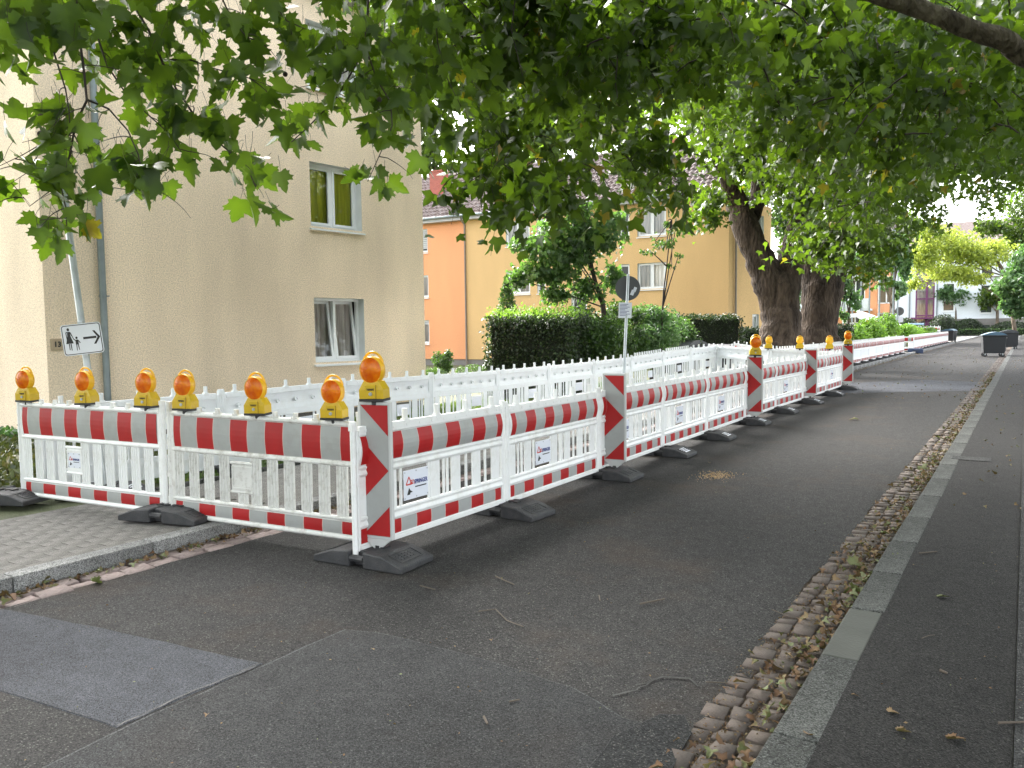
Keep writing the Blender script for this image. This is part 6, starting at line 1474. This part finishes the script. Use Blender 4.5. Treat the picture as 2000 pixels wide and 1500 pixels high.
# ground cover in the bed at the left edge
c = onz(10, 960, .05); t = thing('ground_cover_bed', 'low needle leaved ground cover filling the bed at the left edge below the house', 'ground cover', (0, 0, 0)); t['kind'] = 'stuff'
q = np.stack([rg.uniform(-12.7, -8.5, 16000), rg.uniform(2.0, 6.3, 16000), rg.random(16000) ** .6 * .32], 1)
for i in range(len(q)): q[i, 2] = q[i, 2] * (1 + .6 * mnoise.noise(Vector((q[i, 0] * 1.3, q[i, 1] * 1.3, 0)))) - .05
MT['leaf_cover'] = leaf_mat('cover_leaf', [(0.0, (.03, .045, .02)), (0.6, (.09, .105, .035)), (1.0, (.20, .16, .06))], transl=.15, tcol=(.2, .25, .05))
cloud('foliage', t, q, .075, T_QUAD, 'leaf_cover', rg, up=True, down=.5)
c = at(18, 880, 11.5); shrub('leafy_plant', 'small leafy plant at the plinth of the beige house, left edge', (c[0], c[1], .12), (.30, .3, .28), 420, 'leaf_blue', .09, zmin=-.1)
# lawn grass that shows through the slats
q = np.stack([rg.uniform(-12.5, -7.68, 26000), rg.uniform(5.2, 24, 26000), np.zeros(26000)], 1); q = q[~((q[:, 0] < -11.6))]; q[:, 2] = np.interp(q[:, 0], [-12, -9, -7.6], [-.08, 0, .035])
cloud('lawn_grass', None, q, .075, T_QUAD, 'grass', rg, up=True, down=1.0, nbias=0); tag(bpy.data.objects['lawn_grass'], 'short grass of the verge behind the white barriers', 'grass')

# bright shrubs beyond the trunks
for (px, py, d, rx, rz_, n, mat, lab) in ((1690, 650, 47, 1.3, 1.0, 4000, 'leaf_bright', 'bright green shrub right of the plane trunks behind the kerbside barriers'), (1722, 638, 52, 1.25, 1.2, 4500, 'leaf_bright', 'taller bright shrub below the sloping awning'),
        (1762, 650, 62, 1.5, .9, 3500, 'leaf_bright', 'light green shrub under the distant round sign'), (1795, 648, 66, 1.6, .9, 3500, 'leaf_bright', 'light green shrub at the gap in the kerbside barriers'), (1665, 655, 44, .9, .8, 2600, 'leaf_bright', 'small bright shrub beside the farthest beacon lamp')):
    c = at(px, py, d); shrub('garden_shrub', lab, (c[0], c[1], c[2] - .1), (rx, rx, rz_), n, mat, .16, k=12, s=.45, stems=False, group='bright shrubs')
# garden trees between trunks and street end
pix_tree('garden_tree', 'slender blue green tree right of the plane trunks, before the balconies', [(1655, 672, 4), (1658, 620, 4), (1662, 560, 3), (1665, 500, 2)], 48, [(1650, 560, 24, 30, 260), (1640, 520, 26, 26, 260), (1665, 590, 18, 26, 140), (1630, 590, 14, 30, 140), (1670, 520, 30, 24, 260), (1640, 620, 16, 20, 100)], 'leaf_blue', .22, T_FAR)
pix_tree('garden_tree', 'grey green tree with a leaning crown left of the purple stairwell', [(1748, 668, 7), (1744, 610, 7), (1745, 560, 6), (1748, 520, 5)], 60, [(1745, 500, 44, 34, 700), (1715, 520, 30, 26, 400), (1770, 520, 22, 40, 380), (1735, 555, 30, 20, 260), (1760, 570, 20, 20, 180), (1700, 470, 40, 30, 420), (1765, 470, 30, 20, 300)], 'leaf_blue', .30, T_FAR, 'bark_far')
pix_tree('lime_tree', 'big yellow green tree arching over the end of the street', [(1985, 660, 8), (1975, 600, 7), (1965, 540, 7), (1940, 500, 5)], 100, [(1850, 480, 66, 40, 2600), (1800, 500, 40, 40, 1500), (1900, 500, 50, 36, 1800), (1850, 530, 60, 24, 1700), (1940, 490, 44, 34, 1500), (1820, 450, 40, 24, 1000), (1900, 545, 40, 16, 600), (1790, 550, 26, 22, 500)], 'leaf_lime', .42, T_QUAD, 'bark_far')
pix_tree('garden_tree', 'small dark green tree with pinkish trunk right of the purple stairwell', [(1867, 650, 5), (1867, 610, 4.5), (1866, 580, 4)], 132, [(1866, 580, 34, 20, 900), (1850, 568, 24, 14, 500), (1885, 575, 20, 16, 400)], 'leaf_blue', .5, T_QUAD, 'bark_far')
pix_tree('garden_tree', 'small green tree with brown trunk, second right of the purple stairwell', [(1948, 652, 6), (1948, 610, 5.5), (1948, 580, 5)], 128, [(1945, 575, 34, 22, 1000), (1922, 585, 20, 20, 400), (1960, 560, 26, 24, 600)], 'leaf_far', .5, T_QUAD, 'bark_far')
pix_tree('garden_tree', 'full green tree at the right edge overhanging the pavement', [(2030, 690, 12), (2028, 630, 10), (2015, 580, 8)], 70, [(1985, 560, 40, 40, 1500), (1975, 600, 26, 22, 500), (2010, 600, 40, 40, 1200), (1995, 520, 36, 36, 1000), (2020, 500, 40, 50, 1000)], 'leaf_blue', .34, T_FAR, 'bark_far')
for px, d, rw, rh, lab, py in ((1771, 122, 1.9, 2.3, 'rounded dark evergreen left of the purple door', 632), (1843, 124, 2.2, 2.9, 'rounded dark evergreen right of the purple door', 632), (1891, 130, 2.3, 2.1, 'dark round bush behind the street name post', 634), (1975, 126, 3.0, 1.5, 'dark low bush near the right edge of the white block', 640)):
    c = at(px, py, d); shrub('clipped_evergreen', lab, (c[0], c[1], .9), (rw, rw, rh * .85), 3000, 'leaf_dark', .26, zmin=0, stems=False, fill=.25, tmpl=T_QUAD)
P0_ = ony(1860, 650, 144.5); box_hedge('low_hedge', 'low green hedge along the foot of the white block', (P0_[0], 144.5), (P0_[0] + 16, 144.5), 1.0, .9, 4000, 'leaf_shrub', .22, z0=.1, top=None)
# trees behind the roofs and background mass
pix_tree('background_tree', 'tree showing behind the red chimney of the orange house', [(850, 640, 12), (850, 400, 10), (850, 330, 6)], 66, [(845, 300, 34, 50, 1800), (880, 335, 24, 24, 700), (820, 260, 40, 40, 900)], 'leaf_far', .34, T_QUAD, 'bark_far', z0=-.4)
pix_tree('background_tree', 'tree behind the ridge, right of the sky gap', [(985, 640, 12), (980, 400, 10), (975, 340, 6)], 70, [(960, 340, 30, 20, 800), (1000, 310, 40, 40, 1500), (1060, 300, 50, 40, 1500)], 'leaf_far', .36, T_QUAD, 'bark_far', z0=-.4)
pix_tree('background_tree', 'wide tree crown rising behind the middle of the tiled roof', [(1150, 640, 14), (1150, 400, 12), (1150, 300, 8)], 62, [(1060, 250, 60, 70, 2600), (1140, 230, 60, 70, 2600), (1220, 230, 60, 70, 2600), (1280, 240, 40, 50, 1500), (1000, 200, 60, 60, 2400), (965, 250, 44, 44, 1600), (930, 180, 40, 50, 1500), (1340, 200, 40, 40, 1000)], 'leaf_far', .36, T_FAR, 'bark_far', z0=-.4)
pix_tree('background_tree', 'tree behind the right end of the ochre house', [(1545, 640, 14), (1545, 500, 12), (1540, 420, 8)], 60, [(1540, 430, 50, 50, 2200), (1500, 350, 60, 50, 2200), (1430, 270, 60, 60, 2400), (1470, 200, 60, 50, 1800), (1580, 480, 40, 50, 1500), (1560, 560, 26, 50, 900)], 'leaf_shrub', .32, T_QUAD, 'bark_far', z0=-.3)
pix_tree('background_tree', 'tall tree filling the gap above the street on the left', [(1700, 660, 14), (1690, 500, 12), (1690, 420, 8)], 84, [(1690, 420, 70, 50, 2600), (1640, 470, 40, 60, 1400), (1760, 440, 50, 40, 1600)], 'leaf_far', .42, T_QUAD, 'bark_far')
pix_tree('background_tree', 'tall tree behind the full green tree at the right edge', [(2060, 670, 16), (2050, 500, 12), (2040, 400, 8)], 110, [(1990, 470, 50, 60, 2200), (2010, 400, 60, 50, 1600), (1940, 440, 40, 24, 900)], 'leaf_far', .5, T_QUAD, 'bark_far')

# ------------------------------------------------------------------ litter, twigs and loose leaves
lp = []
for _ in range(3000):
    y = 2.4 + 30 * rg.random() ** 1.7; x = -0.83 - abs(rg.normal(0, .09)) if rg.random() < .8 else rg.uniform(-1.15, -.8)
    dens = .5 + .9 * mnoise.noise(Vector((0, y * 1.1, 3)))
    if rg.random() < dens: lp.append((x, y, .012 + rg.random() * .03))
for _ in range(260):
    y = 1.8 + 4 * rg.random(); lp.append((-5.53 + abs(rg.normal(0, .07)), y, .012 + rg.random() * .015))
for _ in range(900): lp.append((rg.uniform(-5.9, -5.3), rg.uniform(24, 60), .02))
for _ in range(700): lp.append((rg.uniform(-5.3, -1.2), 20 + 50 * rg.random(), .012))
for _ in range(300): lp.append((rg.uniform(-.5, .9), 8 + 40 * rg.random(), .082))
lp = np.array(lp); T_ = rg.normal(size=(len(lp), 3)); T_[:, 2] *= .35; T_ = norm(T_)
o = ob('leaf_litter', leaf_mesh('leaf_litter', lp, frames(T_, rg, (0, 0, 1), 2.2), rg.uniform(.015, .052, len(lp)), rg.random(len(lp)), template(OUT_MID, fold=.5, curl=.5), 'litter')); tag(o, 'dry brown and greenish leaf litter lying in the gutters', 'leaf litter', kind='stuff')
# crumbs between the cobbles
cp = np.stack([rg.uniform(-1.16, -.78, 16000), 2.3 + 14 * rg.random(16000) ** 1.5, rg.uniform(-.006, .006, 16000)], 1); T_ = norm(rg.normal(size=(16000, 3)) * [1, 1, .3])
o = ob('gutter_debris', leaf_mesh('gutter_debris', cp, frames(T_, rg, (0, 0, 1), 1.5), rg.uniform(.005, .018, 16000), rg.random(16000) * .75, T_QUAD, 'litter')); tag(o, 'fine brown debris caught between the cobbles', 'debris', kind='stuff')
gp = np.stack([rg.uniform(-1.4, -.9, 0), np.zeros(0), np.zeros(0)], 1) if False else None
FL = [(1832, 1168, .068, .9, .10, 'greenish fallen leaf in the middle of the right pavement'), (1735, 1394, .068, .55, .07, 'small pale fallen leaf, upper of two near the bottom right'), (1752, 1431, .068, .6, .08, 'pale folded fallen leaf near the bottom right corner'), (1850, 1446, .068, .4, .10, 'tan fallen leaf with curled tip, lowest on the pavement'),
      (1576, 1437, .075, .35, .065, 'tan leaf lying on the kerbstone near the bottom'), (1664, 1360, .068, .4, .04, 'tiny orange leaf beside the smooth kerbstone'), (1243, 1404, .01, .5, .0, ''), (1740, 1098, .03, .95, .20, 'large pale green wilted leaf at the kerb edge'), (1690, 1125, .02, .9, .22, 'wilted green leaf in the middle of the cobble gutter'), (1660, 1105, .02, .85, .2, 'wilted green leaf on the road side of the gutter'), (1715, 1130, .02, .95, .18, 'crumpled green leaf next to the kerb'),
      (1680, 1160, .02, .9, .17, 'small wilted leaf below the big wilted ones'), (1600, 1275, .02, .45, .10, 'yellowish leaf on the cobbles beside the smooth kerbstone'), (1610, 1298, .02, .85, .09, 'greenish leaf below the yellowish one'), (1545, 1390, .02, .35, .09, 'brown leaf on the cobbles near the bottom'), (1530, 1425, .02, .3, .10, 'curled brown leaf against the kerb near the bottom'),
      (1385, 905, .01, .5, .06, 'pale leaf on the road near the sawdust spot'), (726, 1270, .01, .6, .035, 'small pale leaf on the asphalt overlay'), (960, 1252, .01, .4, .03, 'tiny tan leaf at the upper edge of the overlay'), (405, 1398, .01, .45, .035, 'small tan leaf on the overlay at the left'), (95, 1135, .012, .75, .12, 'torn yellowish leaf in the left gutter'), (180, 1138, .012, .9, .13, 'pale green leaf in the left gutter'), (15, 1165, .012, .3, .14, 'brown curled leaves at the left edge of the gutter'),
      (1800, 912, .02, .9, .16, 'green leaf lying against the kerb farther up'), (1675, 820, .01, .8, .22, 'pair of flattened leaves on the road middle'), (1830, 1065, .068, .5, .0, '')]
for px, py, z, tv, s, lab in FL:
    if not lab: continue
    p = onz(px, py, z); nm = norm(np.array([[rg.normal(0, .3), rg.normal(0, .3), 1.0]])); tt = norm(np.array([[rg.normal(), rg.normal(), 0]])); tt = norm(tt - nm * (tt @ nm.T))
    B_ = np.cross(tt, nm); Rm_ = np.stack([B_, tt, nm], -1)
    o = ob('fallen_leaf', leaf_mesh('fallen_leaf', np.zeros((1, 3)), Rm_, np.array([s * .62]), np.array([tv]), template(OUT_NEAR, fold=rg.uniform(.2, .8), curl=rg.uniform(-.1, .6)), 'litter'), None, (p[0], p[1], z + .008)); tag(o, lab, 'leaf', 'fallen leaves')
TWG = [([(935, 1195), (968, 1190), (990, 1212), (1022, 1226)], .004, 'curved forked twig on the road below the second foot plate'), ([(968, 1128), (985, 1135), (1004, 1142)], .005, 'short bent twig on the road before the foot plates'), ([(1250, 1180), (1275, 1176), (1298, 1172)], .006, 'thick short stick in the middle of the road'),
       ([(1508, 1192), (1540, 1205)], .003, 'thin twig near the brown stain'), ([(945, 1402), (952, 1415)], .006, 'stub of twig at the bottom centre'), ([(820, 1145), (850, 1152)], .004, 'small twig left of the curved forked one'), ([(1950, 1416), (2010, 1414)], .005, 'twig at the right edge of the pavement near the bottom'),
       ([(1835, 1312), (1850, 1316)], .007, 'thick twig piece on the pavement'), ([(1795, 1081), (1830, 1078)], .005, 'pale twig across kerb and pavement'), ([(1800, 1250), (1815, 1244), (1826, 1243)], .002, 'fine curved twig on the pavement'), ([(995, 1372), (1015, 1368)], .004, 'dark crumb of bark on the overlay'), ([(1170, 1165), (1172, 1175)], .004, 'tiny upright crumb of twig in the road middle'), ([(1378, 1332), (1420, 1334)], .003, 'thin twig beside the worn hollow')]
for P, r_, lab in TWG:
    z = .072 if P[0][0] > 1780 else .01; q = [onz(a, b, z) + np.array([0, 0, rg.random() * .01]) for a, b in P]; c = q[0]; m = MB(); m.tube([tuple(x - c) for x in q], [r_ * (1 - .4 * i / len(q)) for i in range(len(q))], 6); o = ob('fallen_twig', m.mesh('fallen_twig', ['litter_twig'], smooth=True), None, tuple(c)); tag(o, lab, 'twig', 'fallen twigs')
# specks scattered over road and pavement
sp = np.stack([rg.uniform(-5.2, 1.2, 1500), 1.5 + 26 * rg.random(1500) ** 1.6, np.zeros(1500)], 1); sp[:, 2] = np.where(sp[:, 0] > 0, .078, np.where(sp[:, 0] > -.6, .072, .008)); T_ = norm(rg.normal(size=(1500, 3)) * [1, 1, .25])
o = ob('road_specks', leaf_mesh('road_specks', sp, frames(T_, rg, (0, 0, 1), 2), rg.uniform(.005, .018, 1500), rg.random(1500), T_QUAD, 'litter')); tag(o, 'fine bits of leaf and bark strewn over the asphalt', 'debris', kind='stuff')
sd_ = onz(1400, 928, .01); q = np.stack([rg.normal(sd_[0], .10, 420), rg.normal(sd_[1], .14, 420), rg.uniform(.003, .015, 420)], 1); MT['sawdust'] = plain('sawdust', (.55, .38, .20), .9)
o = ob('sawdust', leaf_mesh('sawdust', q, frames(norm(rg.normal(size=(420, 3))), rg), rg.uniform(.008, .02, 420), rg.random(420), T_QUAD, 'sawdust')); tag(o, 'small spill of yellow sawdust on the road', 'sawdust', kind='stuff')
